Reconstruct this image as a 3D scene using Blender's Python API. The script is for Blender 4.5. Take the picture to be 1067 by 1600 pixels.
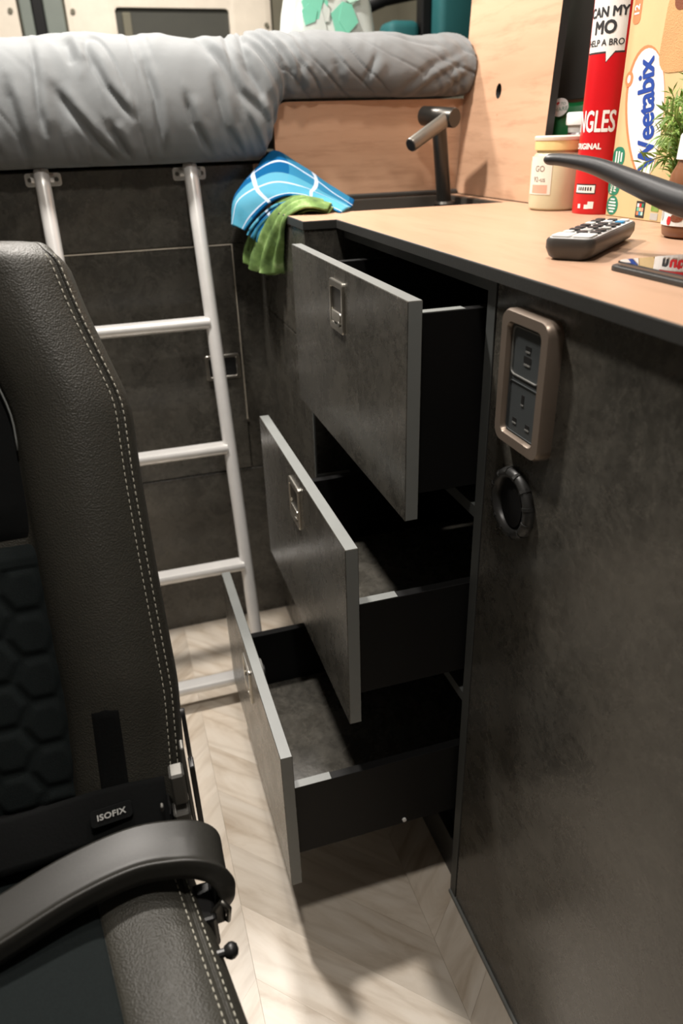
import bpy, bmesh, math, random
from mathutils import Vector, Matrix, noise

for o in list(bpy.data.objects): bpy.data.objects.remove(o)
S = bpy.context.scene
COL = S.collection
PI = math.pi
random.seed(7)

# ------------------------------------------------------------------ camera
cam = bpy.data.cameras.new('camera'); camo = bpy.data.objects.new('camera', cam); COL.objects.link(camo)
S.camera = camo
cam.sensor_fit = 'VERTICAL'; cam.sensor_height = 36.0; cam.lens = 25.519
cam.clip_start = 0.02
RT = Vector((0.95349056, -0.30013843, -0.02779717)); UP = Vector((0.16212232, 0.43291123, 0.88673797)); FW = Vector((0.25411043, 0.85000282, -0.4614359))
CAM = Vector((-0.340, 0.0, 1.009))
camo.matrix_world = Matrix(((RT.x, UP.x, -FW.x, CAM.x), (RT.y, UP.y, -FW.y, CAM.y), (RT.z, UP.z, -FW.z, CAM.z), (0, 0, 0, 1)))
cam.dof.use_dof = True; cam.dof.focus_distance = 0.80; cam.dof.aperture_fstop = 5.0

# ------------------------------------------------------------------ world, exposure
W = bpy.data.worlds.new('world'); S.world = W; W.use_nodes = True
W.node_tree.nodes['Background'].inputs[0].default_value = (0.9, 0.95, 1.0, 1)
W.node_tree.nodes['Background'].inputs[1].default_value = 0.02
S.view_settings.view_transform = 'Standard'; S.view_settings.look = 'None'
S.view_settings.exposure = -0.25; S.view_settings.gamma = 1.0; S.view_settings.use_curve_mapping = False

# ceiling lamps of the van: x, y, watts; the second is added fill, softening the floor shadow
LAMPS = [(-0.42, 1.17, 32.0), (-0.24, 0.28, 10.0), (-0.15, 1.90, 28.0), (0.10, 0.82, 5.0)]
LAMP_COL = (1.0, 0.935, 0.865)
CEIL = 1.93

# ------------------------------------------------------------------ helpers
WL = {}
def finish(name, bm, mats, parent=None, smooth=False, auto=None, kind=None, label=None):
    if not isinstance(mats, (list, tuple)): mats = [mats]
    xs = [v.co for v in bm.verts]
    lo = Vector((min(c.x for c in xs), min(c.y for c in xs), min(c.z for c in xs)))
    hi = Vector((max(c.x for c in xs), max(c.y for c in xs), max(c.z for c in xs)))
    c = (lo + hi) / 2
    bmesh.ops.translate(bm, verts=bm.verts, vec=-c)
    me = bpy.data.meshes.new(name)
    bmesh.ops.recalc_face_normals(bm, faces=bm.faces)
    if smooth:
        for f in bm.faces: f.smooth = True
        if auto:
            a = math.radians(auto)
            for e in bm.edges:
                if len(e.link_faces) == 2 and e.calc_face_angle(0) > a: e.smooth = False
    bm.to_mesh(me); bm.free()
    for m in mats: me.materials.append(MAT[m])
    o = bpy.data.objects.new(name, me); COL.objects.link(o)
    WL[o.name] = c
    if parent is not None:
        o.parent = parent; o.location = c - WL[parent.name]
    else:
        o.location = c
    if kind: o['kind'] = kind
    if label: o['label'] = label
    return o

def tag(o, label, cat, group=None):
    o['label'] = label; o['category'] = cat
    if group: o['group'] = group
    return o

def thing(name, loc, label, cat, group=None):
    o = bpy.data.objects.new(name, None); COL.objects.link(o)
    o.empty_display_size = 0.05; o.location = loc
    WL[o.name] = Vector(loc)
    return tag(o, label, cat, group)

def struct(o, label, cat='structure'):
    o['kind'] = 'structure'; o['label'] = label; o['category'] = cat
    return o

def BM(): return bmesh.new()

def box(bm, x0, x1, y0, y1, z0, z1, bev=0.0, seg=2, mi=0):
    vs = [bm.verts.new((x, y, z)) for z in (z0, z1) for y in (y0, y1) for x in (x0, x1)]
    idx = [(0, 2, 3, 1), (4, 5, 7, 6), (0, 1, 5, 4), (2, 6, 7, 3), (0, 4, 6, 2), (1, 3, 7, 5)]
    fs = [bm.faces.new([vs[i] for i in t]) for t in idx]
    for f in fs: f.material_index = mi
    if bev > 0:
        es = set(e for f in fs for e in f.edges)
        bmesh.ops.bevel(bm, geom=list(es), offset=bev, segments=seg, profile=0.5, affect='EDGES')
    return fs

def loft(bm, loops, closed=True, cap0=False, cap1=False, mi=0):
    rows = [[bm.verts.new(p) for p in L] for L in loops]
    n = len(rows[0])
    for a, b in zip(rows[:-1], rows[1:]):
        for i in range(n if closed else n - 1):
            j = (i + 1) % n
            try:
                f = bm.faces.new((a[i], a[j], b[j], b[i])); f.material_index = mi
            except ValueError: pass
    if cap0:
        f = bm.faces.new(rows[0][::-1]); f.material_index = mi
    if cap1:
        f = bm.faces.new(rows[-1]); f.material_index = mi
    return rows

def crom(pts, n, closed=False):
    P = [Vector(p) for p in pts]; out = []
    m = len(P)
    for i in range(m if closed else m - 1):
        if closed: a, b, c, d = P[i - 1], P[i], P[(i + 1) % m], P[(i + 2) % m]
        else: a, b, c, d = P[max(i - 1, 0)], P[i], P[i + 1], P[min(i + 2, m - 1)]
        for k in range(n):
            t = k / n
            out.append(0.5 * ((2 * b) + (c - a) * t + (2 * a - 5 * b + 4 * c - d) * t * t + (3 * b - a - 3 * c + d) * t ** 3))
    if not closed: out.append(P[-1])
    return out

def sweep(bm, pts, radii, seg=12, caps=True, prof=None, up=None, mi=0):
    P = [Vector(p) for p in pts]
    if not isinstance(radii, (list, tuple)): radii = [radii] * len(P)
    if prof is None: prof = [(math.cos(2 * PI * k / seg), math.sin(2 * PI * k / seg)) for k in range(seg)]
    loops = []; prev = None
    for i, p in enumerate(P):
        t = (P[min(i + 1, len(P) - 1)] - P[max(i - 1, 0)]).normalized()
        if prev is None:
            u = Vector(up) if up else (Vector((0, 0, 1)) if abs(t.z) < .9 else Vector((1, 0, 0)))
        else: u = prev
        u = (u - t * u.dot(t)).normalized(); prev = u
        w = t.cross(u)
        r = radii[i]
        loops.append([p + (w * a + u * b) * r for a, b in prof])
    return loft(bm, loops, True, caps, caps, mi)

def lathe(bm, c, prof, seg=32, cap0=True, cap1=True, mi=0, sx=1.0, sy=1.0):
    loops = [[(c[0] + r * sx * math.cos(2 * PI * k / seg), c[1] + r * sy * math.sin(2 * PI * k / seg), c[2] + z) for k in range(seg)] for r, z in prof]
    return loft(bm, loops, True, cap0, cap1, mi)

def cyl(bm, a, b, r, seg=16, r2=None, mi=0):
    a = Vector(a); b = Vector(b)
    return sweep(bm, [a, b], [r, r if r2 is None else r2], seg, True, mi=mi)

def rrect(w, h, r, n=5):
    out = []
    for cx, cy, a0 in ((w / 2 - r, h / 2 - r, 0), (-w / 2 + r, h / 2 - r, 90), (-w / 2 + r, -h / 2 + r, 180), (w / 2 - r, -h / 2 + r, 270)):
        for k in range(n + 1):
            a = math.radians(a0 + 90 * k / n); out.append((cx + r * math.cos(a), cy + r * math.sin(a)))
    return out

def onx(xf, y0, z0):                       # drawing plane facing -X: a runs to the right as seen (-Y), b up, c out of the face
    return lambda a, b, c: Vector((xf - c, y0 - a, z0 + b))
def ony(yf, x0, z0):                       # drawing plane facing -Y
    return lambda a, b, c: Vector((x0 + a, yf - c, z0 + b))
def onz(zf, x0, y0, ang=0):
    ca, sa = math.cos(ang), math.sin(ang)
    return lambda a, b, c: Vector((x0 + a * ca - b * sa, y0 + a * sa + b * ca, zf + c))

def slab(bm, pts, f, c0, c1, bev=0.0, mi=0):
    loops = [[f(a, b, c0) for a, b in pts]]
    if bev > 0:
        cx = sum(p[0] for p in pts) / len(pts); cy = sum(p[1] for p in pts) / len(pts)
        def ins(d):
            r = []
            for a, b in pts:
                l = math.hypot(a - cx, b - cy); k = max(0, 1 - d / l); r.append((cx + (a - cx) * k, cy + (b - cy) * k))
            return r
        loops.append([f(a, b, c1 - bev) for a, b in pts])
        loops.append([f(a, b, c1 - bev * .3) for a, b in ins(bev * .3)])
        loops.append([f(a, b, c1) for a, b in ins(bev)])
    else: loops.append([f(a, b, c1) for a, b in pts])
    loft(bm, loops, True, True, True, mi)

def ring(bm, outer, inner, f, c0, c1, bev=0.001, mi=0):
    def mixp(A, B, t): return [(a[0] + (b[0] - a[0]) * t, a[1] + (b[1] - a[1]) * t) for a, b in zip(A, B)]
    loops = [[f(a, b, c0) for a, b in outer], [f(a, b, c1 - bev) for a, b in outer], [f(a, b, c1) for a, b in mixp(outer, inner, .12)],
             [f(a, b, c1) for a, b in mixp(outer, inner, .88)], [f(a, b, c1 - bev) for a, b in inner], [f(a, b, c0) for a, b in inner], [f(a, b, c0) for a, b in outer]]
    loft(bm, loops, True, False, False, mi)

def ell(w, h, n=32): return [(w / 2 * math.cos(2 * PI * k / n), h / 2 * math.sin(2 * PI * k / n)) for k in range(n)]

def smooth(a, b, x):
    t = min(1, max(0, (x - a) / (b - a))); return t * t * (3 - 2 * t)

def text_bm(body, size, bold=0.0, shear=0.0, align='CENTER', space=1.0):
    cu = bpy.data.curves.new('t', 'FONT'); cu.body = body; cu.size = size; cu.align_x = align; cu.align_y = 'CENTER'
    cu.offset = bold; cu.shear = shear; cu.space_character = space; cu.resolution_u = 3
    ob = bpy.data.objects.new('t', cu); COL.objects.link(ob)
    dg = bpy.context.evaluated_depsgraph_get(); dg.update()
    me = bpy.data.meshes.new_from_object(ob.evaluated_get(dg))
    bm = bmesh.new(); bm.from_mesh(me)
    bpy.data.objects.remove(ob); bpy.data.curves.remove(cu); bpy.data.meshes.remove(me)
    return bm
def lettering(body, size, f, mat, parent, lift=0.0006, bold=0.0, shear=0.0, align='CENTER', rot=0.0, name='lettering', sy=1.0, space=1.0, subd=False):
    src = text_bm(body, size, 0.0, shear, align, space)
    if subd: bmesh.ops.subdivide_edges(src, edges=[e for e in src.edges if e.calc_length() > size * .3], cuts=2)
    c, s = math.cos(rot), math.sin(rot)
    bm = bmesh.new()
    offs = [(0, 0)] if bold <= 0 else [(0, 0), (bold, 0), (-bold, 0), (0, bold), (0, -bold), (bold * .7, bold * .7), (-bold * .7, bold * .7), (bold * .7, -bold * .7), (-bold * .7, -bold * .7)]
    for k, (ox, oy) in enumerate(offs):         # heavy strokes: the outline laid down several times, a hair apart
        V = {v.index: None for v in src.verts}
        src.verts.index_update()
        V = [None] * len(src.verts)
        for v in src.verts:
            x, y = v.co.x + ox, v.co.y * sy + oy
            V[v.index] = bm.verts.new(f(x * c - y * s, x * s + y * c, lift + k * .00001))
        for fc in src.faces: bm.faces.new([V[v.index] for v in fc.verts])
    src.free()
    return finish(name, bm, mat, parent)

# ------------------------------------------------------------------ materials
MAT = {}
class N:
    def __init__(s, name):
        s.m = bpy.data.materials.new(name); s.m.use_nodes = True; s.t = s.m.node_tree; s.b = s.t.nodes['Principled BSDF']; MAT[name] = s.m
    def n(s, typ, **kw):
        nd = s.t.nodes.new(typ)
        for k, v in kw.items(): setattr(nd, k, v)
        return nd
    def l(s, a, b): s.t.links.new(a, b)
    def coord(s, scale=(1, 1, 1), rot=(0, 0, 0), kind='Object', rnd=False):
        tc = s.n('ShaderNodeTexCoord'); mp = s.n('ShaderNodeMapping')
        mp.inputs['Scale'].default_value = scale; mp.inputs['Rotation'].default_value = rot
        s.l(tc.outputs[kind], mp.inputs['Vector'])
        if rnd:
            oi = s.n('ShaderNodeObjectInfo'); mu = s.n('ShaderNodeMath', operation='MULTIPLY'); mu.inputs[1].default_value = 37.0
            s.l(oi.outputs['Random'], mu.inputs[0]); s.l(mu.outputs[0], mp.inputs['Location'])
        return mp.outputs[0]
    def noise(s, vec, scale, detail=6, rough=.6, dist=0.0):
        nd = s.n('ShaderNodeTexNoise'); nd.inputs['Scale'].default_value = scale; nd.inputs['Detail'].default_value = detail
        nd.inputs['Roughness'].default_value = rough; nd.inputs['Distortion'].default_value = dist
        s.l(vec, nd.inputs['Vector']); return nd.outputs[0]
    def ramp(s, fac, stops):
        nd = s.n('ShaderNodeValToRGB'); r = nd.color_ramp
        while len(r.elements) < len(stops): r.elements.new(.5)
        for e, (p, c) in zip(r.elements, stops): e.position = p; e.color = (*c, 1) if len(c) == 3 else c
        s.l(fac, nd.inputs[0]); return nd.outputs[0]
    def mix(s, fac, a, b, mode='MIX'):
        nd = s.n('ShaderNodeMix', data_type='RGBA', blend_type=mode)
        for sock, v in ((nd.inputs[0], fac), (nd.inputs[6], a), (nd.inputs[7], b)):
            if isinstance(v, (int, float)): sock.default_value = v
            elif isinstance(v, tuple): sock.default_value = (*v, 1)
            else: s.l(v, sock)
        return nd.outputs[2]
    def bump(s, h, strength=.3, dist=.002):
        nd = s.n('ShaderNodeBump'); nd.inputs['Strength'].default_value = strength; nd.inputs['Distance'].default_value = dist
        s.l(h, nd.inputs['Height']); s.l(nd.outputs[0], s.b.inputs['Normal'])
    def set(s, col=None, rough=None, metal=None, spec=None, **kw):
        if col is not None:
            if isinstance(col, tuple): s.b.inputs['Base Color'].default_value = (*col, 1)
            else: s.l(col, s.b.inputs['Base Color'])
        if rough is not None:
            if isinstance(rough, (int, float)): s.b.inputs['Roughness'].default_value = rough
            else: s.l(rough, s.b.inputs['Roughness'])
        if metal is not None: s.b.inputs['Metallic'].default_value = metal
        if spec is not None: s.b.inputs['Specular IOR Level'].default_value = spec
        for k, v in kw.items(): s.b.inputs[k.replace('_', ' ')].default_value = v
        return s
def plain(name, col, rough=.5, metal=0.0, spec=.5, grain=0.0, gscale=300, **kw):
    m = N(name).set(None, rough, metal, spec, **kw)
    v = m.coord()
    nz = m.noise(v, 25, 4)
    m.set(m.mix(nz, tuple(c * .88 for c in col), tuple(min(1, c * 1.1) for c in col)))
    if grain: m.bump(m.noise(v, gscale, 3), grain, .001)
    return m

# dark slate laminate
m = N('laminate'); v = m.coord()
a = m.noise(v, 4.5, 8, .66, .8); b = m.noise(v, 22, 8, .75, .4); c = m.noise(v, 2.2, 4, .5); d = m.noise(v, 110, 5, .7)
col = m.ramp(a, [(.28, (.020, .0195, .0170)), (.48, (.047, .0440, .0365)), (.60, (.066, .0605, .0490)), (.74, (.105, .0945, .0750))])
col = m.mix(.42, col, m.ramp(b, [(.34, (.016, .0160, .0145)), (.50, (.056, .0525, .0450)), (.66, (.112, .1050, .0890))]))
col = m.mix(.22, col, m.ramp(d, [(.36, (.012, .012, .011)), (.66, (.125, .118, .100))]))
vein = m.ramp(m.noise(v, 7, 7, .78, 1.8), [(.490, (0, 0, 0)), (.5, (1, 1, 1)), (.510, (0, 0, 0))])
mk = m.n('ShaderNodeMath', operation='MULTIPLY'); m.l(vein, mk.inputs[0]); m.l(c, mk.inputs[1])
col = m.mix(mk.outputs[0], col, (.15, .138, .115))
m.set(col, m.ramp(b, [(.3, (.22,) * 3), (.7, (.33,) * 3)]), 0, .6); m.bump(m.noise(v, 220, 4), .12, .001)
plain('stile_edge', (.075, .080, .077), .45)
plain('edge_band', (.195, .205, .198), .42)
plain('black_panel', (.006, .006, .006), .50, spec=.15, grain=.08)
plain('dark_edge', (.030, .030, .028), .45, grain=.15)
plain('pale_edge', (.66, .60, .50), .5)

def wood(name, scale, light, dark, rough=.42, rnd=False, streak=.5):
    m = N(name); v = m.coord(scale, rnd=rnd)
    a = m.noise(v, 3.0, 8, .62, .5); b = m.noise(v, 11.0, 6, .65, .2)
    col = m.ramp(a, [(.30, dark), (.5, tuple((x + y) / 2 for x, y in zip(light, dark))), (.66, light)])
    knots = m.ramp(b, [(.28, (0, 0, 0)), (.5, (1, 1, 1))])
    col = m.mix(streak, col, m.mix(knots, tuple(x * .8 for x in dark), light))
    m.set(col, rough, 0, .45); m.bump(b, .05, .001)
    return m
wood('worktop_wood', (5.0, .8, 5.0), (.50, .315, .208), (.43, .262, .165), .38, streak=.35)
wood('panel_wood_x', (.7, 5.0, 6.0), (.62, .39, .255), (.44, .25, .15), .45, streak=.45)
wood('panel_wood_y', (5.0, .7, 6.0), (.62, .39, .255), (.44, .25, .15), .45, streak=.45)
wood('wood_reflection', (2.0, 2.0, 6.0), (.16, .085, .045), (.10, .05, .026), .35)  # brown reflection of wood, coloured into the lower wall lining

# pale oak vinyl planks: tone by plank, grain along the plank
m = N('plank'); v = m.coord((2.2, 7.0, 3.0), rnd=True)
a = m.noise(v, 2.2, 8, .6, 1.3); b = m.noise(m.coord((1.4, 14.0, 3.0), rnd=True), 6.0, 7, .7, .3)
w = m.n('ShaderNodeTexWave', wave_type='RINGS', bands_direction='Y'); w.inputs['Scale'].default_value = 1.6; w.inputs['Distortion'].default_value = 7.0; w.inputs['Detail'].default_value = 3
w.inputs['Detail Scale'].default_value = 1.2; m.l(m.coord((1.8, 7.5, 3.0), rnd=True), w.inputs['Vector'])
col = m.ramp(a, [(.28, (.44, .345, .25)), (.45, (.66, .575, .475)), (.60, (.78, .71, .62))])
col = m.mix(.18, col, m.ramp(b, [(.3, (.44, .35, .26)), (.50, (.76, .69, .60))]))
wr = m.ramp(w.outputs[0], [(.0, (.42, .33, .24)), (.16, (.68, .60, .50)), (1, (.76, .69, .60))])
col = m.mix(.25, col, wr)
oi = m.n('ShaderNodeObjectInfo')
col = m.mix(1.0, col, m.ramp(oi.outputs['Random'], [(0, (.78, .77, .75)), (1, (1.0, .99, .97))]), 'MULTIPLY')
m.set(col, .36, 0, .5); m.bump(b, .05, .001)
plain('floor_base', (.20, .16, .12), .7)

# seat leather
m = N('leather'); v = m.coord()
vo = m.n('ShaderNodeTexVoronoi'); vo.inputs['Scale'].default_value = 620; m.l(v, vo.inputs['Vector'])
m.set(m.mix(m.noise(v, 40, 4), (.034, .0325, .026), (.047, .0445, .036)), .46, 0, .38)
nz = m.noise(v, 600, 3); mm = m.n('ShaderNodeMath', operation='ADD'); m.l(vo.outputs[0], mm.inputs[0]); m.l(nz, mm.inputs[1])
m.bump(mm.outputs[0], .45, .0009)
m = N('seat_fabric'); v = m.coord()
m.set(m.mix(m.noise(v, 600, 3), (.005, .0075, .0078), (.013, .0175, .0175)), .9, 0, .2); m.bump(m.noise(v, 900, 2), .35, .001)
plain('thread', (.50, .48, .40), .7)
m = N('webbing'); v = m.coord((1, 1, 1))
m.set(m.mix(m.noise(v, 500, 3), (.016, .016, .0135), (.032, .030, .026)), .42, 0, .4); m.bump(m.noise(v, 1500, 2), .12, .0005)
plain('black_plastic', (.012, .012, .012), .38)
plain('black_cloth', (.004, .0045, .0045), .9, spec=.2, grain=.3)
plain('steel', (.34, .335, .32), .42, 1.0)
plain('hinge_metal', (.20, .195, .18), .62, .9)
plain('satin_nickel', (.62, .59, .53), .30, 1.0)
plain('dark_steel', (.16, .155, .14), .38, .9)
plain('ladder_white', (.76, .75, .73), .32, .35, .5)
plain('print_white', (.80, .79, .76), .5)
plain('print_grey', (.45, .45, .43), .5)

# duvet cotton
m = N('duvet'); v = m.coord()
m.set(m.mix(m.noise(v, 8, 3), (.132, .142, .146), (.166, .176, .180)), .82, 0, .25); m.b.inputs['Sheen Weight'].default_value = .15
m.bump(m.noise(v, 60, 5), .10, .004)

# towels
m = N('blue_check'); tc = m.n('ShaderNodeTexCoord'); sp = m.n('ShaderNodeSeparateXYZ'); m.l(tc.outputs['UV'], sp.inputs[0])
def stripe(sock, mult, width, off=0.0):
    a = m.n('ShaderNodeMath', operation='MULTIPLY_ADD'); a.inputs[1].default_value = mult; a.inputs[2].default_value = off; m.l(sock, a.inputs[0])
    f = m.n('ShaderNodeMath', operation='FRACT'); m.l(a.outputs[0], f.inputs[0])
    c = m.n('ShaderNodeMath', operation='LESS_THAN'); c.inputs[1].default_value = width; m.l(f.outputs[0], c.inputs[0]); return c.outputs[0]
def fmax(a, b):
    x = m.n('ShaderNodeMath', operation='MAXIMUM'); m.l(a, x.inputs[0]); m.l(b, x.inputs[1]); return x.outputs[0]
pale = stripe(sp.outputs[1], 1.0, .5, -.42)
base = m.mix(pale, (.0, .075, .20), (.075, .27, .38))
base = m.mix(stripe(sp.outputs[0], 1.25, .5, .3), base, m.mix(.40, base, (.05, .27, .40)))
wl = fmax(stripe(sp.outputs[0], 2.5, .07, .18), stripe(sp.outputs[1], 3.0, .08, .30))
col = m.mix(wl, base, (.42, .49, .60))
m.set(col, .9, 0, .15); m.bump(m.noise(m.coord(), 500, 3), .4, .001)
m = N('green_cloth'); v = m.coord()
m.set(m.ramp(m.noise(v, 30, 5), [(.35, (.07, .12, .04)), (.55, (.16, .26, .08)), (.7, (.36, .48, .22))]), .9, 0, .15); m.bump(m.noise(v, 450, 3), .4, .001)

# shell of the van
plain('cream_lining', (.62, .555, .46), .6, grain=.06)
plain('dark_lining', (.045, .045, .036), .8, grain=.1)
plain('grey_green', (.13, .15, .13), .6)
plain('olive_lining', (.13, .12, .085), .8)
plain('ceiling_paint', (.60, .57, .52), .7)
plain('wall_paint', (.10, .095, .085), .7)
plain('teal', (.002, .075, .080), .75, grain=.1)
plain('splash', (.10, .10, .095), .40, grain=.05)

# kitchen things
plain('tap_bronze', (.060, .056, .050), .33, .75)
plain('tap_spout', (.20, .185, .16), .34, .7)
plain('sink', (.040, .036, .030), .5, grain=.15)
plain('socket_frame', (.25, .20, .16), .38, .55)
plain('socket_insert', (.050, .056, .058), .42)
plain('socket_hole', (.004, .004, .004), .6)
plain('socket_lip', (.17, .17, .16), .4)
plain('vent', (.022, .022, .021), .40)
plain('handle_black', (.035, .036, .038), .42, grain=.1)
plain('pan_body', (.03, .03, .03), .35, .5)
plain('remote_grey', (.050, .047, .043), .38)
plain('remote_face', (.55, .54, .53), .4)
plain('button_dark', (.03, .03, .032), .5)
plain('button_pale', (.62, .62, .60), .45)
plain('button_blue', (.03, .25, .48), .45)
m = N('hob_glass'); m.set((.006, .006, .007), .03, 0, .8); m.b.inputs['Coat Weight'].default_value = 1.0; m.b.inputs['Coat Roughness'].default_value = .02; m.b.inputs['IOR'].default_value = 1.9
m = N('glass'); m.set((1, 1, 1), .04, 0, .5); m.b.inputs['Transmission Weight'].default_value = 1.0; m.b.inputs['IOR'].default_value = 1.25
plain('lid_cream', (.72, .66, .55), .45)
plain('lid_white', (.82, .81, .79), .4)
plain('honey', (.72, .55, .24), .45)
plain('cream_sauce', (.58, .53, .35), .30)
plain('jam', (.045, .008, .008), .35)
plain('spread', (.20, .085, .040), .28)
plain('label_cream', (.76, .70, .60), .55)
plain('pink_print', (.80, .36, .26), .6)
plain('ink', (.02, .02, .022), .6)
plain('ink_brown', (.16, .13, .11), .6)
plain('tube_red', (.56, .005, .010), .33)
plain('tube_rim', (.60, .58, .55), .3, .6)
plain('box_yellow', (.60, .465, .245), .5)
plain('logo_blue', (.010, .055, .32), .5)
plain('logo_orange', (.80, .22, .09), .5)
plain('badge_green', (.012, .19, .11), .5)
plain('biscuit', (.55, .31, .13), .8, grain=.8, gscale=600)
plain('biscuit_dark', (.19, .055, .02), .8, grain=.6, gscale=500)
plain('berry', (.62, .02, .025), .4)
plain('nut_red', (.66, .015, .02), .5)
plain('bag_green', (.006, .13, .035), .28)
m = N('leaf'); v = m.coord()
oi = m.n('ShaderNodeObjectInfo')
lc = m.mix(m.noise(v, 60, 3), (.10, .23, .035), (.38, .50, .14))
m.set(m.mix(1.0, lc, m.ramp(oi.outputs['Random'], [(0, (.7, .8, .8)), (1, (1.2, 1.15, 1.0))]), 'MULTIPLY'), .5, 0, .4)
plain('stem', (.20, .24, .07), .7)
plain('pot', (.42, .36, .16), .5)
plain('soil', (.03, .02, .012), .9, grain=.8, gscale=300)
m = N('poly_bag'); m.set((.75, .80, .76), .18, 0, .5); m.b.inputs['Transmission Weight'].default_value = .35; m.b.inputs['Alpha'].default_value = 1
plain('mint', (.16, .50, .36), .4)
plain('mint_pale', (.45, .70, .58), .4)
m = N('lamp_lens'); m.set((1, 1, 1), .4); m.b.inputs['Emission Color'].default_value = (*LAMP_COL, 1); m.b.inputs['Emission Strength'].default_value = 12
plain('lamp_rim', (.6, .6, .6), .3, .8)

# ------------------------------------------------------------------ shell
FLX0, FLX1, FLY0, FLY1 = -1.303, 0.0, -0.50, 1.434
bm = BM(); box(bm, -1.36, .75, -.62, 2.75, -.04, -.003); floor = struct(finish('floor', bm, 'floor_base'), 'pale oak chevron plank floor of the van aisle', 'floor')
# chevron planks, one mesh for each handedness
CW, PT = 0.25, 0.112
def clip_poly(poly, ax, val, keep_less):
    out = []
    for i in range(len(poly)):
        p, q = poly[i], poly[(i + 1) % len(poly)]
        pin = (p[ax] <= val) if keep_less else (p[ax] >= val); qin = (q[ax] <= val) if keep_less else (q[ax] >= val)
        if pin: out.append(p)
        if pin != qin:
            t = (val - p[ax]) / (q[ax] - p[ax]); out.append((p[0] + (q[0] - p[0]) * t, p[1] + (q[1] - p[1]) * t))
    return out
PL = {}
def plank_mesh(poly, ang):
    bm = BM(); g = .0001
    cx = sum(p[0] for p in poly) / len(poly); cy = sum(p[1] for p in poly) / len(poly)
    ca, sa = math.cos(-ang), math.sin(-ang)
    def rel(p, d):
        x, y = p[0] - cx, p[1] - cy; l = math.hypot(x, y) or 1; x -= x / l * d; y -= y / l * d
        return (x * ca - y * sa, x * sa + y * ca)
    lo = [(*rel(p, g), -.003) for p in poly]; hi = [(*rel(p, g), -.0003) for p in poly]; tp = [(*rel(p, g + .0002), 0) for p in poly]
    loft(bm, [lo, hi, tp], True, False, True)
    bmesh.ops.recalc_face_normals(bm, faces=bm.faces)
    me = bpy.data.meshes.new('plank'); bm.to_mesh(me); bm.free(); me.materials.append(MAT['plank'])
    return me, (cx, cy)
for ci in range(6):
    x0 = -1.303 + CW * ci; x1 = min(x0 + CW, .035)
    s = -1 if ci % 2 == 0 else 1          # column left of x = -.303 rises to the right
    s = 1 if ((ci - 3) % 2 == 0) else -1  # ci 3 ends at -.303 (rises)
    for r in range(-2, 22):
        yb = -.55 + r * PT
        sl = s
        ya = yb if sl > 0 else yb + CW
        poly = [(x0, ya), (x1, ya + sl * (x1 - x0)), (x1, ya + sl * (x1 - x0) + PT), (x0, ya + PT)]
        full = all(-.5 <= p[1] <= 1.44 for p in poly) and abs(x1 - x0 - CW) < 1e-6
        poly = clip_poly(clip_poly(poly, 1, -.5, False), 1, 1.44, True)
        if len(poly) < 3: continue
        ang = math.radians(45 * sl)
        if full:
            if sl not in PL: PL[sl] = plank_mesh(poly, ang)[0]
            me = PL[sl]; c = (sum(p[0] for p in poly) / 4, sum(p[1] for p in poly) / 4)
        else: me, c = plank_mesh(poly, ang)
        o = bpy.data.objects.new('plank', me); COL.objects.link(o); o.parent = floor
        o.location = Vector((c[0], c[1], 0)) - WL[floor.name]; o.rotation_euler = (0, 0, ang)

bm = BM(); box(bm, -1.36, .75, -.62, 2.75, CEIL, CEIL + .03); struct(finish('ceiling', bm, 'ceiling_paint'), 'pale lined van ceiling', 'ceiling')
bm = BM(); box(bm, -1.36, -1.32, -.62, 2.75, -.003, CEIL); struct(finish('wall_left', bm, 'wall_paint'), 'lined van side wall behind the seat', 'wall')
bm = BM(); box(bm, -1.32, .75, -.62, -.58, -.003, CEIL); struct(finish('wall_front', bm, 'wall_paint'), 'bulkhead behind the camera', 'wall')
bm = BM(); box(bm, .47, .50, -.58, 1.434, 1.052, CEIL); wr = struct(finish('wall_right', bm, 'splash'), 'dark side wall lining behind the worktop', 'wall')
bm = BM(); box(bm, .455, .50, -.58, 1.434, .86, 1.050); finish('lower_lining', bm, 'wood_reflection', wr)
bm = BM(); box(bm, .72, .75, 1.47, 2.75, -.003, CEIL); struct(finish('wall_bedside', bm, 'olive_lining'), 'van side wall at the end of the bed', 'wall')
bm = BM(); box(bm, -1.32, .75, 2.72, 2.75, -.003, CEIL); struct(finish('wall_rear', bm, 'olive_lining'), 'dark metal of the van rear behind the lining panels', 'wall')

def rear_panel(name, x0, x1, z0, z1, slot, label):
    t = thing(name, ((x0 + x1) / 2, 2.70, z0), label, 'door panel'); t['kind'] = 'structure'
    bm = BM(); w, h = x1 - x0, z1 - z0; f = ony(2.70, (x0 + x1) / 2, (z0 + z1) / 2)
    if slot:
        sx0, sx1, sz0, sz1 = slot; cx = (sx0 + sx1) / 2 - (x0 + x1) / 2; cz = (sz0 + sz1) / 2 - (z0 + z1) / 2
        inner = [(a + cx, b + cz) for a, b in rrect(sx1 - sx0, sz1 - sz0, .012)]
        ring(bm, rrect(w, h, .02), inner, f, -.018, .004, .003)
        finish('lining', bm, 'cream_lining', t)
        bm = BM(); slab(bm, [(a * 1.01, b * 1.01) for a, b in rrect(sx1 - sx0, sz1 - sz0, .012)], ony(2.716, (sx0 + sx1) / 2, (sz0 + sz1) / 2), -.002, .002); finish('handle_pocket', bm, 'dark_lining', t)
        bm = BM(); box(bm, sx0 + .02, sx0 + .045, 2.700, 2.713, sz0 + .01, sz1 - .012, .003); finish('grab_rib', bm, 'olive_lining', t)
    else:
        slab(bm, rrect(w, h, .02), f, -.018, .004, .003); finish('lining', bm, 'cream_lining', t)
    return t
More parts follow.
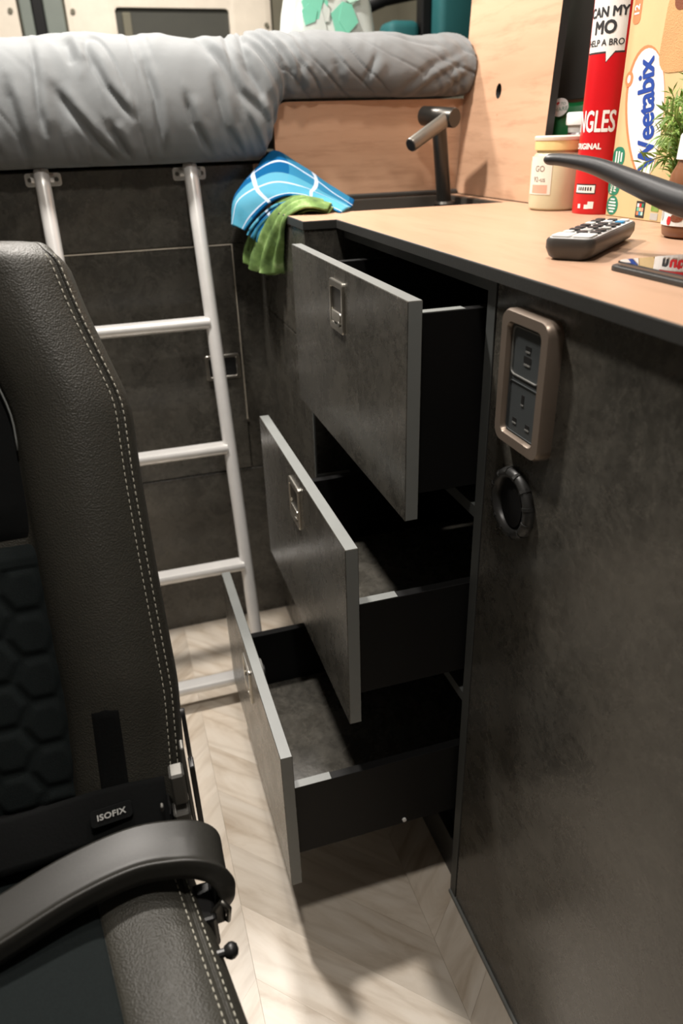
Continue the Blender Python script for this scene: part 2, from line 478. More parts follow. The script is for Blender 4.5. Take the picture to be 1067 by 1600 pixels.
d1 = rear_panel('door_1', -.331, .285, 1.0, 1.72, (-.192, .152, 1.20, 1.365), 'cream lined rear door panel with a dark handle pocket')
d2_ = rear_panel('door_2', -1.10, -.465, 1.0, 1.72, None, 'cream lined rear door panel at the far left above the duvet')
for dd, sx, sz in ((d1, -.312, 1.352), (d1, .268, 1.322), (d2_, -.484, 1.352)):
    bm = BM(); cyl(bm, (sx, 2.702, sz), (sx, 2.690, sz), .007, 12); finish('screw', bm, 'olive_lining', dd)
for i, (x0, x1, mt) in enumerate(((-.458, -.425, 'grey_green'), (-.425, -.392, 'black_panel'), (-.392, -.338, 'grey_green'))):
    bm = BM(); box(bm, x0, x1, 2.685, 2.72, .98, CEIL, .004)
    struct(finish('trim_%d' % (i + 1), bm, mt), ['grey green post left of the rear door gap', 'black rubber seal between the rear door panels', 'grey green post right of the rear door gap'][i], 'trim')

# ceiling lamps
for i, (x, y, p) in enumerate(LAMPS):
    t = thing('ceiling_lamp', (x, y, CEIL), ['round ceiling lamp over the aisle by the bed', 'added round fill lamp over the front of the aisle', 'round ceiling lamp over the duvet', 'round ceiling lamp over the worktop'][i], 'lamp', 'ceiling lamps')
    bm = BM(); lathe(bm, (x, y, CEIL), [(.066, 0), (.068, -.004), (.062, -.009), (.056, -.009), (.056, -.003)], 28, False, False); finish('rim', bm, 'lamp_rim', t, True, 40)
    bm = BM(); lathe(bm, (x, y, CEIL), [(.056, -.003), (.056, -.006), (.050, -.008)], 28); finish('lens', bm, 'lamp_lens', t, True, 40)
    L = bpy.data.lights.new('lamp_light', 'AREA'); L.shape = 'DISK'; L.size = .11; L.energy = p; L.color = LAMP_COL
    lo = bpy.data.objects.new('lamp_light', L); COL.objects.link(lo); lo.parent = t; lo.location = (0, 0, -.014)

# ------------------------------------------------------------------ wall under the bed with the locker door
WY = 1.434
u = thing('under_bed_cabinet', (-.6, WY, 0), 'dark slate laminate bed base wall with locker door behind the ladder', 'cabinet')
bm = BM(); box(bm, -1.32, -.058, WY, WY + .016, .8345, .966, .0008, 1); finish('upper_panel', bm, 'laminate', u)
bm = BM(); box(bm, -.1085, -.058, WY, WY + .016, .376, .833, .0008, 1); finish('side_panel', bm, 'laminate', u)
bm = BM(); box(bm, -1.32, -.702, WY, WY + .016, .376, .833, .0008, 1); finish('side_panel', bm, 'laminate', u)
bm = BM(); box(bm, -1.32, -.058, WY, WY + .016, 0, .3745, .0008, 1); finish('lower_panel', bm, 'laminate', u)
bm = BM(); box(bm, -.70, -.1105, WY - .002, WY + .014, .378, .8315, .001, 1); ld = finish('locker_door', bm, ['laminate'], u)
bm = BM(); box(bm, -.1108, -.1092, WY - .0035, WY + .010, .488, .8325); box(bm, -.70, -.1108, WY - .0035, WY + .010, .8315, .8328); finish('edge_strip', bm, 'pale_edge', ld)  # cream door edge, upright strip cut short where shade hides the rest
bm = BM(); cyl(bm, (-.109, WY - .002, .486), (-.109, WY - .008, .486), .003, 10); finish('pin', bm, 'satin_nickel', ld)
f = ony(WY - .002, -.150, .603)
bm = BM(); ring(bm, rrect(.068, .050, .005), rrect(.054, .037, .003), f, 0, .004, .001); finish('latch_frame', bm, 'satin_nickel', ld)
bm = BM(); slab(bm, rrect(.056, .039, .003), f, -.0015, .001); finish('latch_recess', bm, 'black_plastic', ld)
bm = BM(); slab(bm, rrect(.012, .010, .003), ony(WY - .002, -.156, .589), .001, .006, .002); finish('latch_button', bm, 'lid_white', ld)
bm = BM(); box(bm, -1.32, .72, WY + .016, 2.68, .94, .968); finish('bed_board', bm, 'dark_lining', u)

# ------------------------------------------------------------------ wooden backsplash and side panel
bm = BM()
pts = [(-.058, .885), (.350, .885), (.350, 1.062)]
for k in range(9):
    a = math.radians(90 + 90 * k / 8); pts.append((.010 + .028 * math.cos(a), 1.034 + .028 * math.sin(a)))
pts += [(-.018, .966), (-.058, .966)]
slab(bm, pts, lambda a, b, c: Vector((a, 1.433 - c, b)), 0, .014)
tag(finish('back_panel', bm, 'panel_wood_x'), 'low oak panel with one rounded corner between the duvet and the sink', 'panel')

sp_ = thing('side_board', (.345, 1.28, .9), 'tall oak side panel with a finger hole right of the tap', 'panel')
PX0, LEAN = .338, .055
def sidep(a, b, c): return Vector((PX0 + LEAN * (b - .9) - c, a, b))
bm = BM()
hy, hz, hr, hn = 1.284, 1.067, .0115, 32
inner = [(hy + hr * .85 * math.cos(2 * PI * k / hn), hz + hr * math.sin(2 * PI * k / hn)) for k in range(hn)]
def rect_pt(a):
    dx, dy = math.cos(a), math.sin(a); Y0, Y1, Z0, Z1 = 1.118, 1.4185, .901, 1.55
    t = 9
    if dx > 1e-6: t = min(t, (Y1 - hy) / dx)
    if dx < -1e-6: t = min(t, (Y0 - hy) / dx)
    if dy > 1e-6: t = min(t, (Z1 - hz) / dy)
    if dy < -1e-6: t = min(t, (Z0 - hz) / dy)
    return (hy + dx * t, hz + dy * t)
angs = sorted([2 * PI * k / hn for k in range(hn)])
cor = [math.atan2(z - hz, y - hy) % (2 * PI) for y in (1.118, 1.4185) for z in (.901, 1.55)]
for c_ in cor:
    i = min(range(hn), key=lambda k: abs(angs[k] - c_)); angs[i] = c_
inner = [(hy + hr * .85 * math.cos(a), hz + hr * math.sin(a)) for a in angs]; outer = [rect_pt(a) for a in angs]
loft(bm, [[sidep(a, b, 0) for a, b in inner], [sidep(a, b, 0) for a, b in outer]], True)
loft(bm, [[sidep(a, b, -.013) for a, b in inner], [sidep(a, b, -.013) for a, b in outer]], True)
loft(bm, [[sidep(a, b, 0) for a, b in inner], [sidep(a, b, -.013) for a, b in inner]], True, mi=1)
loft(bm, [[sidep(a, b, 0) for a, b in outer], [sidep(a, b, -.013) for a, b in outer]], True, mi=1)
bmesh.ops.remove_doubles(bm, verts=bm.verts, dist=1e-5)
finish('board', bm, ['panel_wood_y', 'dark_edge'], sp_)
bm = BM(); cyl(bm, sidep(1.281, 1.032, -.001), sidep(1.281, 1.032, .0006), .002, 10); finish('screw_cover', bm, 'panel_wood_x', sp_)

# ------------------------------------------------------------------ kitchen cabinet
kc = thing('kitchen_cabinet', (.2, .6, 0), 'dark slate laminate kitchen cabinet with three open drawers', 'cabinet')
bm = BM(); box(bm, 0, .016, -.50, .6125, .004, .8875, .0008, 1); finish('front_panel', bm, 'laminate', kc)
bm = BM(); box(bm, -.0035, .002, -.50, .630, 0, .006, .001, 1); finish('base_seal', bm, 'edge_band', kc)
bm = BM(); box(bm, .0, .43, .6145, .6300, .004, .8875, .0006, 1); finish('divider', bm, ['dark_edge'], kc)
bm = BM(); box(bm, -.0006, .0002, .6145, .6300, .004, .8875); finish('edge_strip', bm, ['stile_edge'], kc)
bm = BM(); box(bm, .43, .445, -.50, 1.0800, .004, .8875); finish('back_board', bm, 'black_panel', kc)
bm = BM(); box(bm, .0, .018, .6305, 1.0795, .8745, .8875); finish('top_rail', bm, 'stile_edge', kc)
for z in (.628, .362): 
    bm = BM(); box(bm, .004, .045, .6305, 1.0795, z, z + .014); finish('cross_rail', bm, 'stile_edge', kc)
bm = BM(); box(bm, .012, .028, .6305, 1.0795, 0, .075); finish('plinth', bm, 'dark_edge', kc)
bm = BM(); box(bm, .028, .43, .6305, 1.0795, .060, .075); finish('base_board', bm, 'stile_edge', kc)
bm = BM(); cyl(bm, (.006, 1.075, .881), (.006, 1.020, .881), .0052, 14); finish('damper', bm, 'dark_steel', kc, True, 40)
# drawers
def drawer(xf, z0, z1, bz0, bz1, by1, plate):
    """xf outer face, front z0..z1, box sides bz0..bz1"""
    xi = xf + .015; y0, y1 = .6275, 1.068
    T = .012; xb = xi + .40
    bm = BM()
    box(bm, xi, xb, .640, .640 + T, bz0, bz1, .0006, 1); box(bm, xi, xb, by1 - T, by1, bz0, bz1, .0006, 1); box(bm, xb - T, xb, .640 + T, by1 - T, bz0, bz1, .0006, 1)
    d = finish('drawer', bm, 'black_panel', kc)
    bm = BM(); fs = box(bm, xf, xi, y0, y1, z0, z1)
    for f_ in fs: f_.material_index = 1
    fs[4].material_index = 0; fs[5].material_index = 0
    bmesh.ops.bevel(bm, geom=list(bm.edges), offset=.0007, segments=1, affect='EDGES')
    finish('drawer_front', bm, ['laminate', 'edge_band'], d)
    bm = BM(); box(bm, xi, xb - T, .640 + T, by1 - T, bz0 + .010, bz0 + .016); finish('drawer_base', bm, 'laminate', d)
    bm = BM(); box(bm, xi + .001, xi + .050, .6402, .640 + T - .0002, bz1, bz1 + .0008); finish('edge_strip', bm, 'edge_band', d)
    # latch: frame, recess, lever
    yc, zc = .8475, plate
    f = onx(xf, yc, zc)
    bm = BM(); ring(bm, rrect(.053, .060, .0045), rrect(.041, .043, .003), f, 0, .003, .0009); finish('latch_frame', bm, 'satin_nickel', d)
    bm = BM(); slab(bm, rrect(.042, .044, .003), f, .0001, .0006); finish('latch_recess', bm, 'latch_dark', d)
    bm = BM(); slab(bm, [(a, b - .0125) for a, b in rrect(.037, .013, .004)], f, .0004, .0035, .0015); finish('latch_lever', bm, 'satin_nickel', d)
    bm = BM(); cyl(bm, f(.010, -.0195, .0005), f(.010, -.0195, .0038), .0035, 12); finish('latch_pin', bm, 'steel', d)
    # catch body on the inside of the front
    bm = BM(); g = lambda a, b, c: Vector((xi + c, yc - a, zc + .004 + b))
    slab(bm, ell(.040, .046, 24), g, 0, .007, .002); finish('latch_housing', bm, 'socket_lip', d, True, 40)
    bm = BM(); slab(bm, ell(.022, .026, 20), g, .007, .010, .001); finish('latch_gear', bm, 'black_plastic', d, True, 40)
    bm = BM(); cyl(bm, (xi + .15, .6398, bz0 + .008), (xi + .15, .637, bz0 + .008), .0028, 10); finish('screw', bm, 'lid_white', d)
    bm = BM(); box(bm, .02, xb, .6310, .6395, bz0 + .002, bz0 + .012); finish('runner', bm, 'dark_steel', d)
    return d
plain('latch_dark', (.016, .014, .011), .30)
drawer(-.083, .644, .872, .668, .857, .99, .8265)
drawer(-.150, .380, .622, .413, .541, .985, .575)
drawer(-.238, .121, .352, .164, .284, .975, .300)

# corner unit beyond the drawers
cu_ = thing('corner_cabinet', (-.05, 1.25, 0), 'narrow dark laminate corner cabinet between drawers and bed base', 'cabinet')
bm = BM(); box(bm, -.060, -.044, 1.0815, 1.4335, .7205, .8875, .0008, 1); finish('upper_panel', bm, 'laminate', cu_)
bm = BM(); box(bm, -.060, -.044, 1.0815, 1.4335, .002, .7185, .0008, 1); finish('lower_panel', bm, 'laminate', cu_)
bm = BM(); box(bm, -.0595, .43, 1.081, 1.096, .50, .8875, .0006, 1); finish('end_panel', bm, 'laminate', cu_)
bm = BM(); box(bm, -.044, .43, 1.083, 1.098, .002, .498, .0006, 1); finish('lower_end_panel', bm, 'dark_edge', cu_)
bm = BM(); box(bm, -.0605, .0, 1.0785, 1.081, .497, .501); box(bm, -.0605, -.0575, 1.0785, 1.081, .501, .72); finish('edge_strip', bm, 'edge_band', cu_)

# worktop with the sink cut out
def plate_cells(name, xs, ys, skip, z0, z1, mats, bev):
    bm = BM(); V = {}
    def vv(i, j, z):
        if (i, j, z) not in V: V[(i, j, z)] = bm.verts.new((xs[i], ys[j], z))
        return V[(i, j, z)]
    cells = [(i, j) for i in range(len(xs) - 1) for j in range(len(ys) - 1) if (i, j) not in skip]
    cs = set(cells)
    for i, j in cells:
        bm.faces.new((vv(i, j, z1), vv(i + 1, j, z1), vv(i + 1, j + 1, z1), vv(i, j + 1, z1)))
        bm.faces.new((vv(i, j, z0), vv(i, j + 1, z0), vv(i + 1, j + 1, z0), vv(i + 1, j, z0)))
        for di, dj, a, b in ((-1, 0, (i, j), (i, j + 1)), (1, 0, (i + 1, j), (i + 1, j + 1)), (0, -1, (i, j), (i + 1, j)), (0, 1, (i, j + 1), (i + 1, j + 1))):
            if (i + di, j + dj) not in cs:
                f = bm.faces.new((vv(*a, z0), vv(*b, z0), vv(*b, z1), vv(*a, z1))); f.material_index = 1
    bmesh.ops.recalc_face_normals(bm, faces=bm.faces)
    es = [e for e in bm.edges if len(e.link_faces) == 2 and {f.material_index for f in e.link_faces} == {0, 1} and e.verts[0].co.z > (z0 + z1) / 2]
    bmesh.ops.bevel(bm, geom=es, offset=bev, segments=2, profile=.5, affect='EDGES', material=1)
    return finish(name, bm, mats)
xs = [-.062, -.012, .028, .315, .336, .452]; ys = [-.50, 1.078, 1.116, 1.183, 1.402, 1.4175]
skip = {(0, 0), (4, 2), (4, 3), (4, 4), (2, 3)}
tag(plate_cells('worktop', xs, ys, skip, .8885, .900, ['worktop_wood', 'dark_edge'], .0012), 'long pale oak worktop with a dark edge over the drawers', 'worktop')

sk = thing('sink', (.17, 1.29, .78), 'dark inset sink under the tap in the far corner of the worktop', 'sink')
bm = BM(); f = onz(.0, .1715, 1.2925)
o_ = rrect(.285, .217, .006); i_ = rrect(.277, .209, .02); 
loops = [[f(a, b, .8985) for a, b in o_], [f(a, b, .8995) for a, b in rrect(.283, .215, .008)], [f(a, b, .8985) for a, b in i_], [f(a, b, .79) for a, b in rrect(.262, .196, .025)], [f(a, b, .775) for a, b in rrect(.24, .175, .03)], [f(a, b, .772) for a, b in rrect(.05, .05, .02)]]
loft(bm, loops, True, False, True); finish('basin', bm, 'sink', sk, True, 50)
bm = BM(); lathe(bm, (.1715, 1.2925, .7725), [(.022, 0), (.022, .002), (.016, .003), (.012, .001)], 24); finish('drain', bm, 'steel', sk, True, 40)
bm = BM(); box(bm, -.058, .336, 1.4035, 1.4185, .9005, .9085, .002, 1)
tag(finish('upstand', bm, 'dark_edge'), 'thin dark strip along the foot of the low oak panel', 'trim')

# tap
tp = thing('tap', (.275, 1.335, .9), 'dark bronze tap with angled spout at the sink', 'tap')
bm = BM(); lathe(bm, (.2835, 1.346, .885), [(.020, 0), (.021, .004), (.019, .008), (.014, .009)], 24); finish('base', bm, 'tap_bronze', tp, True, 40)
s0, s1 = Vector((.2835, 1.346, .872)), Vector((.2585, 1.330, 1.022))
bm = BM(); cyl(bm, s0, s1, .0135, 20, .0130); finish('stem', bm, 'tap_bronze', tp, True, 50)
b0, b1 = Vector((.238, 1.352, 1.034)), Vector((.268, 1.285, 1.0285))
bm = BM(); sweep(bm, [b0, b0 + (b1 - b0) * .02, b1 - (b1 - b0) * .02, b1], [.0145, .0155, .0155, .0145], 24); finish('body', bm, 'tap_bronze', tp, True, 50)
bm = BM(); p0 = b0.lerp(b1, .80) ; p1 = Vector((.178, 1.262, .9895)); sweep(bm, [p0, p1 + (p0 - p1) * .02, p1], [.0112, .0112, .0105], 20); spt = finish('spout', bm, 'tap_spout', tp, True, 50)
bm = BM(); dv = (p1 - p0).normalized(); cyl(bm, p1 - dv * .001, p1 + dv * .0012, .0088, 16); finish('aerator', bm, 'black_plastic', spt)

# ------------------------------------------------------------------ power socket and round vent on the cabinet face
so = thing('power_socket', (0, .54, .806), 'bronze framed double power socket on the cabinet end beside the drawers', 'socket')
f = onx(0, .5395, .8105)
OUT = rrect(.078, .122, .012, 6); INN = rrect(.053, .099, .006, 6)
bm = BM(); ring(bm, OUT, INN, f, 0, .0135, .003); finish('frame', bm, 'socket_frame', so, True, 35)
bm = BM(); slab(bm, rrect(.0535, .0995, .006, 6), f, 0, .0085); finish('insert', bm, 'socket_insert', so)
ins = [o for o in so.children if o.name.startswith('insert')][0]
bm = BM(); g = onx(0, .5395, .8365); ring(bm, rrect(.0475, .0435, .006), rrect(.0450, .041, .005), g, .008, .0098, .0004); finish('usb_rim', bm, 'socket_lip', ins)
bm = BM(); g2 = onx(0, .5395, .7860); ring(bm, rrect(.0475, .0475, .004), rrect(.0460, .046, .003), g2, .008, .0094, .0004); finish('outlet_rim', bm, 'socket_insert', ins)
for (a, b, w_, h_) in ((.002, .006, .009, .004), (.002, -.004, .012, .006)):
    bm = BM(); slab(bm, [(x + a, y + b) for x, y in rrect(w_, h_, .0012)], g, .0084, .0089); finish('usb_port', bm, 'socket_hole', ins)
    bm = BM(); slab(bm, [(x + a, y + b - h_ * .75) for x, y in rrect(w_ * .8, .0014, .0005)], g, .0084, .0093); finish('port_lip', bm, 'socket_lip', ins)
for (a, b, w_, h_) in ((0, .0105, .0042, .0085), (-.011, -.0115, .0065, .0042), (.011, -.0115, .0065, .0042)):
    bm = BM(); slab(bm, [(x + a, y + b) for x, y in rrect(w_, h_, .0006)], g2, .0084, .0089); finish('pin_hole', bm, 'socket_hole', ins)
    bm = BM(); slab(bm, [(x + a, y + b - h_ / 2 - .0007) for x, y in rrect(w_, .0013, .0004)], g2, .0084, .0093); finish('hole_lip', bm, 'socket_lip', ins)

vt = thing('air_vent', (0, .553, .689), 'round black air vent below the power socket', 'vent')
f = onx(0, .551, .688); n_ = 48
def circ(r, c): return [f(r * math.cos(2 * PI * k / n_), r * math.sin(2 * PI * k / n_) * 1.0, c) for k in range(n_)]
bm = BM(); loft(bm, [circ(.0360, 0), circ(.0360, .003), circ(.0345, .007), circ(.031, .0090), circ(.0275, .0080), circ(.0255, .004), circ(.0250, .001)], True); finish('rim', bm, 'vent', vt, True, 50)
for k in range(12):
    a = 2 * PI * (k + .5) / 12; d = Vector((math.cos(a), math.sin(a), 0)); e = Vector((-math.sin(a), math.cos(a), 0))
    bm = BM(); pr = []
    for (r, c) in ((.0364, .002), (.0355, .0068), (.0320, .0098), (.0285, .0092)): pr.append((r, c))
    loft(bm, [[f(*((d * r + e * s_).xy), c) for r, c in pr] + [f(*((d * r + e * s_).xy), c - .003) for r, c in pr[::-1]] for s_ in (-.0016, .0016)], True, True, True); finish('grip_rib', bm, 'vent', vt)
bm = BM(); loft(bm, [circ(.0256, .0012), circ(.001, .0008)], True, False, True); finish('duct_back', bm, 'socket_hole', vt)
bm = BM(); h = lambda a, b, c: f(a * .9 + .25 * c, b, c + .005)
loft(bm, [[f(.0235 * math.cos(t), .0235 * math.sin(t), .0030 + .0025 * math.cos(t)) for t in [2 * PI * k / 32 for k in range(32)]], [f(.0235 * math.cos(t), .0235 * math.sin(t), .0042 + .0025 * math.cos(t)) for t in [2 * PI * k / 32 for k in range(32)]]], True, True, True); finish('flap', bm, 'black_panel', vt, True, 40)

# ------------------------------------------------------------------ ladder
la = thing('bed_ladder', (-.295, 1.14, 0), 'white metal ladder hooked to the bed base', 'ladder')
tilt = .26833; dirv = Vector((0, -math.sin(tilt), -math.cos(tilt)))
LT = .985
for x in (-.1735, -.4175):
    top = Vector((x, 1.403, .955))
    bm = BM()
    path = [top + Vector((0, .020, .012)), top + Vector((0, .010, .012)), top + Vector((0, .002, .006)), top + dirv * .012] + [top + dirv * t for t in (.3, .6, LT - .02)]
    sweep(bm, path, [.0105, .0122, .0125, .0125, .0123, .0120, .0118], 18, up=(1, 0, 0)); finish('rail', bm, 'ladder_white', la, True, 50)
    bm = BM(); e0 = top + dirv * (LT - .03); cyl(bm, e0, top + dirv * (LT + .001), .0145, 16); finish('foot', bm, 'black_plastic', la, True, 50)
    bm = BM(); fb = ony(WY, x, .955); slab(bm, rrect(.058, .021, .005), fb, 0, .004, .001); br = finish('bracket', bm, 'ladder_white', la)
    bm = BM(); cyl(bm, (x - .018, 1.418, .957), (x + .018, 1.418, .957), .0075, 14); finish('hook_pin', bm, 'ladder_white', la, True, 50)
    for s_ in (-.0215, .0215):
        bm = BM(); cyl(bm, (x + s_, 1.4302, .955), (x + s_, 1.4285, .955), .0036, 10); finish('screw', bm, 'dark_steel', br)
for k in range(4):
    p = Vector((0, 1.403, .955)) + dirv * (.2484 + .22924 * k)
    bm = BM()
    # D-shaped tread: flat grip on top, round below
    prof = [(math.cos(2 * PI * j / 20), math.sin(2 * PI * j / 20)) for j in range(20)]
    prof = [(a * 1.25, min(b, .62)) for a, b in prof]
    sweep(bm, [(-.1790, p.y, p.z), (-.4120, p.y, p.z)], [.0128, .0128], prof=prof, up=(0, 0, 1)); finish('rung', bm, 'ladder_white', la, True, 40)

# ------------------------------------------------------------------ duvet
# long creases of the cover on its front, as (x, z) lines
CREASES = [[(-.396, 1.150), (-.396, 1.105), (-.400, 1.058), (-.398, 1.022)], [(-.372, 1.085), (-.355, 1.054), (-.322, 1.010), (-.284, .972)], [(-.141, 1.161), (-.110, 1.121), (-.086, 1.076), (-.050, 1.042)],
           [(-.232, 1.116), (-.222, 1.067), (-.220, .990)], [(-.125, 1.094), (-.112, 1.022), (-.085, .980)], [(-.440, 1.094), (-.430, .985)], [(-.175, 1.070), (-.165, 1.030), (-.140, .985)],
           [(-.075, 1.120), (-.056, 1.090), (-.046, 1.062)], [(-.010, 1.130), (.002, 1.105), (.004, 1.078)], [(.022, 1.118), (.028, 1.072)], [(.325, 1.120), (.272, 1.090), (.235, 1.070)],
           [(.330, 1.138), (.262, 1.112), (.205, 1.070)], [(.160, 1.130), (.135, 1.085)], [(.335, 1.100), (.300, 1.072)], [(.085, 1.125), (.098, 1.080)], [(-.315, 1.135), (-.295, 1.085), (-.262, 1.040)],
           [(-.520, 1.13), (-.505, 1.05), (-.47, .99)], [(-.62, 1.12), (-.60, 1.0)], [(-.75, 1.13), (-.71, 1.01)], [(-.30, 1.03), (-.275, .985)], [(-.345, 1.155), (-.335, 1.115)]]
def crease(x, z):
    h = 0.0
    for k, L_ in enumerate(CREASES):
        if x < min(p[0] for p in L_) - .05 or x > max(p[0] for p in L_) + .05: continue
        best = 9; sg = 1; tt = 0; n = len(L_) - 1
        for i in range(n):
            ax, az = L_[i]; bx, bz = L_[i + 1]; dx, dz = bx - ax, bz - az; l2 = dx * dx + dz * dz
            t = max(0, min(1, ((x - ax) * dx + (z - az) * dz) / l2)); ex, ez = x - ax - dx * t, z - az - dz * t; d = math.hypot(ex, ez)
            if d < best: best = d; sg = 1 if (dx * ez - dz * ex) > 0 else -1; tt = (i + t) / n
        fade = min(1, tt * 4 + .25, (1 - tt) * 4 + .25); w_ = .0048 + .003 * (k % 3) / 2; d = best * sg
        h += fade * (.6 if x > -.03 else 1) * (-.0075 * math.exp(-(d / w_) ** 2) + .0042 * math.exp(-((d - .013) / .009) ** 2))
    return h
def duvet():
    Lp = [(1.56, .972), (1.46, .972), (1.405, .973), (1.375, .986), (1.357, 1.022), (1.356, 1.07), (1.37, 1.115), (1.40, 1.148), (1.45, 1.164), (1.56, 1.160), (1.85, 1.165), (2.25, 1.16), (2.42, 1.10), (2.45, .972)]
    Rp = [(1.56, 1.066), (1.46, 1.066), (1.42, 1.067), (1.39, 1.074), (1.373, 1.092), (1.370, 1.113), (1.379, 1.134), (1.403, 1.154), (1.45, 1.166), (1.56, 1.162), (1.85, 1.165), (2.25, 1.16), (2.42, 1.10), (2.45, .972)]
    A = crom([(0, *p) for p in Lp], 14); B = crom([(0, *p) for p in Rp], 14)
    bm = BM(); nx = 560; loops = []
    X0, X1 = -1.30, .3455
    for i in range(nx + 1):
        x = X0 + (X1 - X0) * i / nx
        lump = .006 * noise.noise(Vector((x * 5.0, 3.1, 0))) + .004 * noise.noise(Vector((x * 14, 7.7, 0)))
        row = []; s = 0; pv = None
        for j in range(len(A)):
            zz = A[j].z
            # the corner of the oak panel pushes the cover up along a rounded line
            w = smooth(-.050, .004, x)
            p = A[j].lerp(B[j], w)
            if pv is not None: s += (A[j] - A[j - 1]).length
            pv = p
            q = A[min(j + 1, len(A) - 1)].lerp(B[min(j + 1, len(A) - 1)], w) - A[max(j - 1, 0)].lerp(B[max(j - 1, 0)], w)
            nrm = Vector((0, -q.z, q.y)); nrm = nrm.normalized() if nrm.length > 1e-9 else Vector((0, 0, 1))
            fold = smooth(.12, .20, s) * (1 - .55 * smooth(.45, .8, s))
            sl = 4 + 7 * noise.noise(Vector((x * 3.1, s * 2.0, 20)))
            wx = x + .022 * noise.noise(Vector((x * 7, s * 6, 30)))
            c1 = noise.noise(Vector((wx * 11 + s * sl, s * 2.2, 1.3)))
            c2 = noise.noise(Vector((wx * 26 + s * (sl + 6), s * 4.0, 9.3)))
            c3 = noise.noise(Vector((wx * 50 - s * 12, s * 16.0, 4.4)))
            c4 = noise.noise(Vector((x * 6, s * 6, 11.3)))
            cr = -max(0, 1 - abs(c1) * 10) ** 1.3 * .0045 * max(0, .35 + c4 * 2) - max(0, 1 - abs(c2) * 8) ** 1.3 * .0034 * max(0, .3 - c4 * 2) + c1 * .0032 + c2 * .0016 + c3 * .0013 + c4 * .004
            if .12 < s < .62: cr += crease(x, p.z)
            # gathers where the cover bends round the panel corner and at the right-hand end
            gz = math.exp(-((x + .02) / .045) ** 2) + .35 * smooth(.24, .33, x)
            cr += gz * .0045 * math.sin((x * 3 + (p.z - 1.1) * 1.2 + s * .3) * 95 + 6 * noise.noise(Vector((x * 20, s * 8, 2)))) * smooth(.1, .2, s) * (1 - smooth(.42, .6, s))
            z_l = lump * smooth(.28, .42, s) * 1.6
            pinch = 1
            pt = Vector((x, p.y, p.z)) + nrm * (-cr if False else cr) * fold + Vector((0, 0, z_l))
            if pinch < 1: pt.z = 1.11 + (pt.z - 1.11) * pinch; 
            row.append(pt)
        loops.append(row)
    loft(bm, loops, False)
    ob = finish('duvet', bm, 'duvet', None, True)
    return ob
tag(duvet(), 'thick grey cotton duvet spread across the raised bed', 'bedding')

# bag standing on the bed, teal cushions behind
bg = thing('plastic_bag', (.17, 1.72, 1.165), 'clear white plastic bag with mint green print standing on the duvet', 'bag')
bm = BM(); loops = []
cx, cy = .182, 1.74
for k in range(14):
    t = k / 13; z = 1.150 + .26 * t; w_ = .098 - .012 * t + .006 * math.sin(9 * t); dpt = .045 * (1 - t) ** .5 + .004
    loops.append([(cx + (w_ + .004 * noise.noise(Vector((a * 2, t * 6, 0)))) * math.copysign(abs(math.cos(a)) ** .6, math.cos(a)), cy + (dpt + .006 * noise.noise(Vector((a * 3, t * 8, 5)))) * math.copysign(abs(math.sin(a)) ** .8, math.sin(a)), z) for a in [2 * PI * i / 40 for i in range(40)]])
loft(bm, loops, True, True, True); finish('film', bm, 'poly_bag', bg, True, 60)
rb = random.Random(5)
for q in range(15):
    ax, az = rb.uniform(-.055, .045), rb.uniform(1.205, 1.33); sz = rb.uniform(.016, .032); a0 = rb.uniform(0, 6.28)
    poly = [(sz * rb.uniform(.55, 1.1) * math.cos(a0 + 2 * PI * k / 5), sz * rb.uniform(.7, 1.2) * math.sin(a0 + 2 * PI * k / 5)) for k in range(5)]
    bm = BM(); slab(bm, poly, ony(cy - .0465 + .03 * (az - 1.2) - .0004 * q, cx + ax, az), 0, .0012, .0004); finish('print', bm, ('mint', 'mint_pale', 'mint', 'poly_bag')[q % 4], bg)
for (nm, x0, x1, y, z0, z1, lb) in (('teal_cushion', .44, .525, 2.05, 1.166, 1.262, 'teal cushion lying low at the back of the bed'), ('teal_cushion', .555, .66, 2.0, 1.166, 1.50, 'upright teal cushion at the back right of the bed')):
    bm = BM(); box(bm, x0, x1, y, y + .09, z0, z1, .018, 4)
    tag(finish(nm, bm, 'teal', None, True, 60), lb, 'cushion', 'teal cushions on the bed')
bm = BM(); box(bm, .527, .553, 2.05, 2.09, 1.166, CEIL, .004); struct(finish('trim_4', bm, 'black_panel'), 'dark upright post between the teal cushions', 'trim')
bm = BM(); sweep(bm, [(.36, 2.3, 1.285), (.50, 2.25, 1.335), (.66, 2.2, 1.36)], [.02, .02, .02], 12); struct(finish('trim_5', bm, 'black_panel', None, True), 'dark slanting rail behind the teal cushions', 'trim')

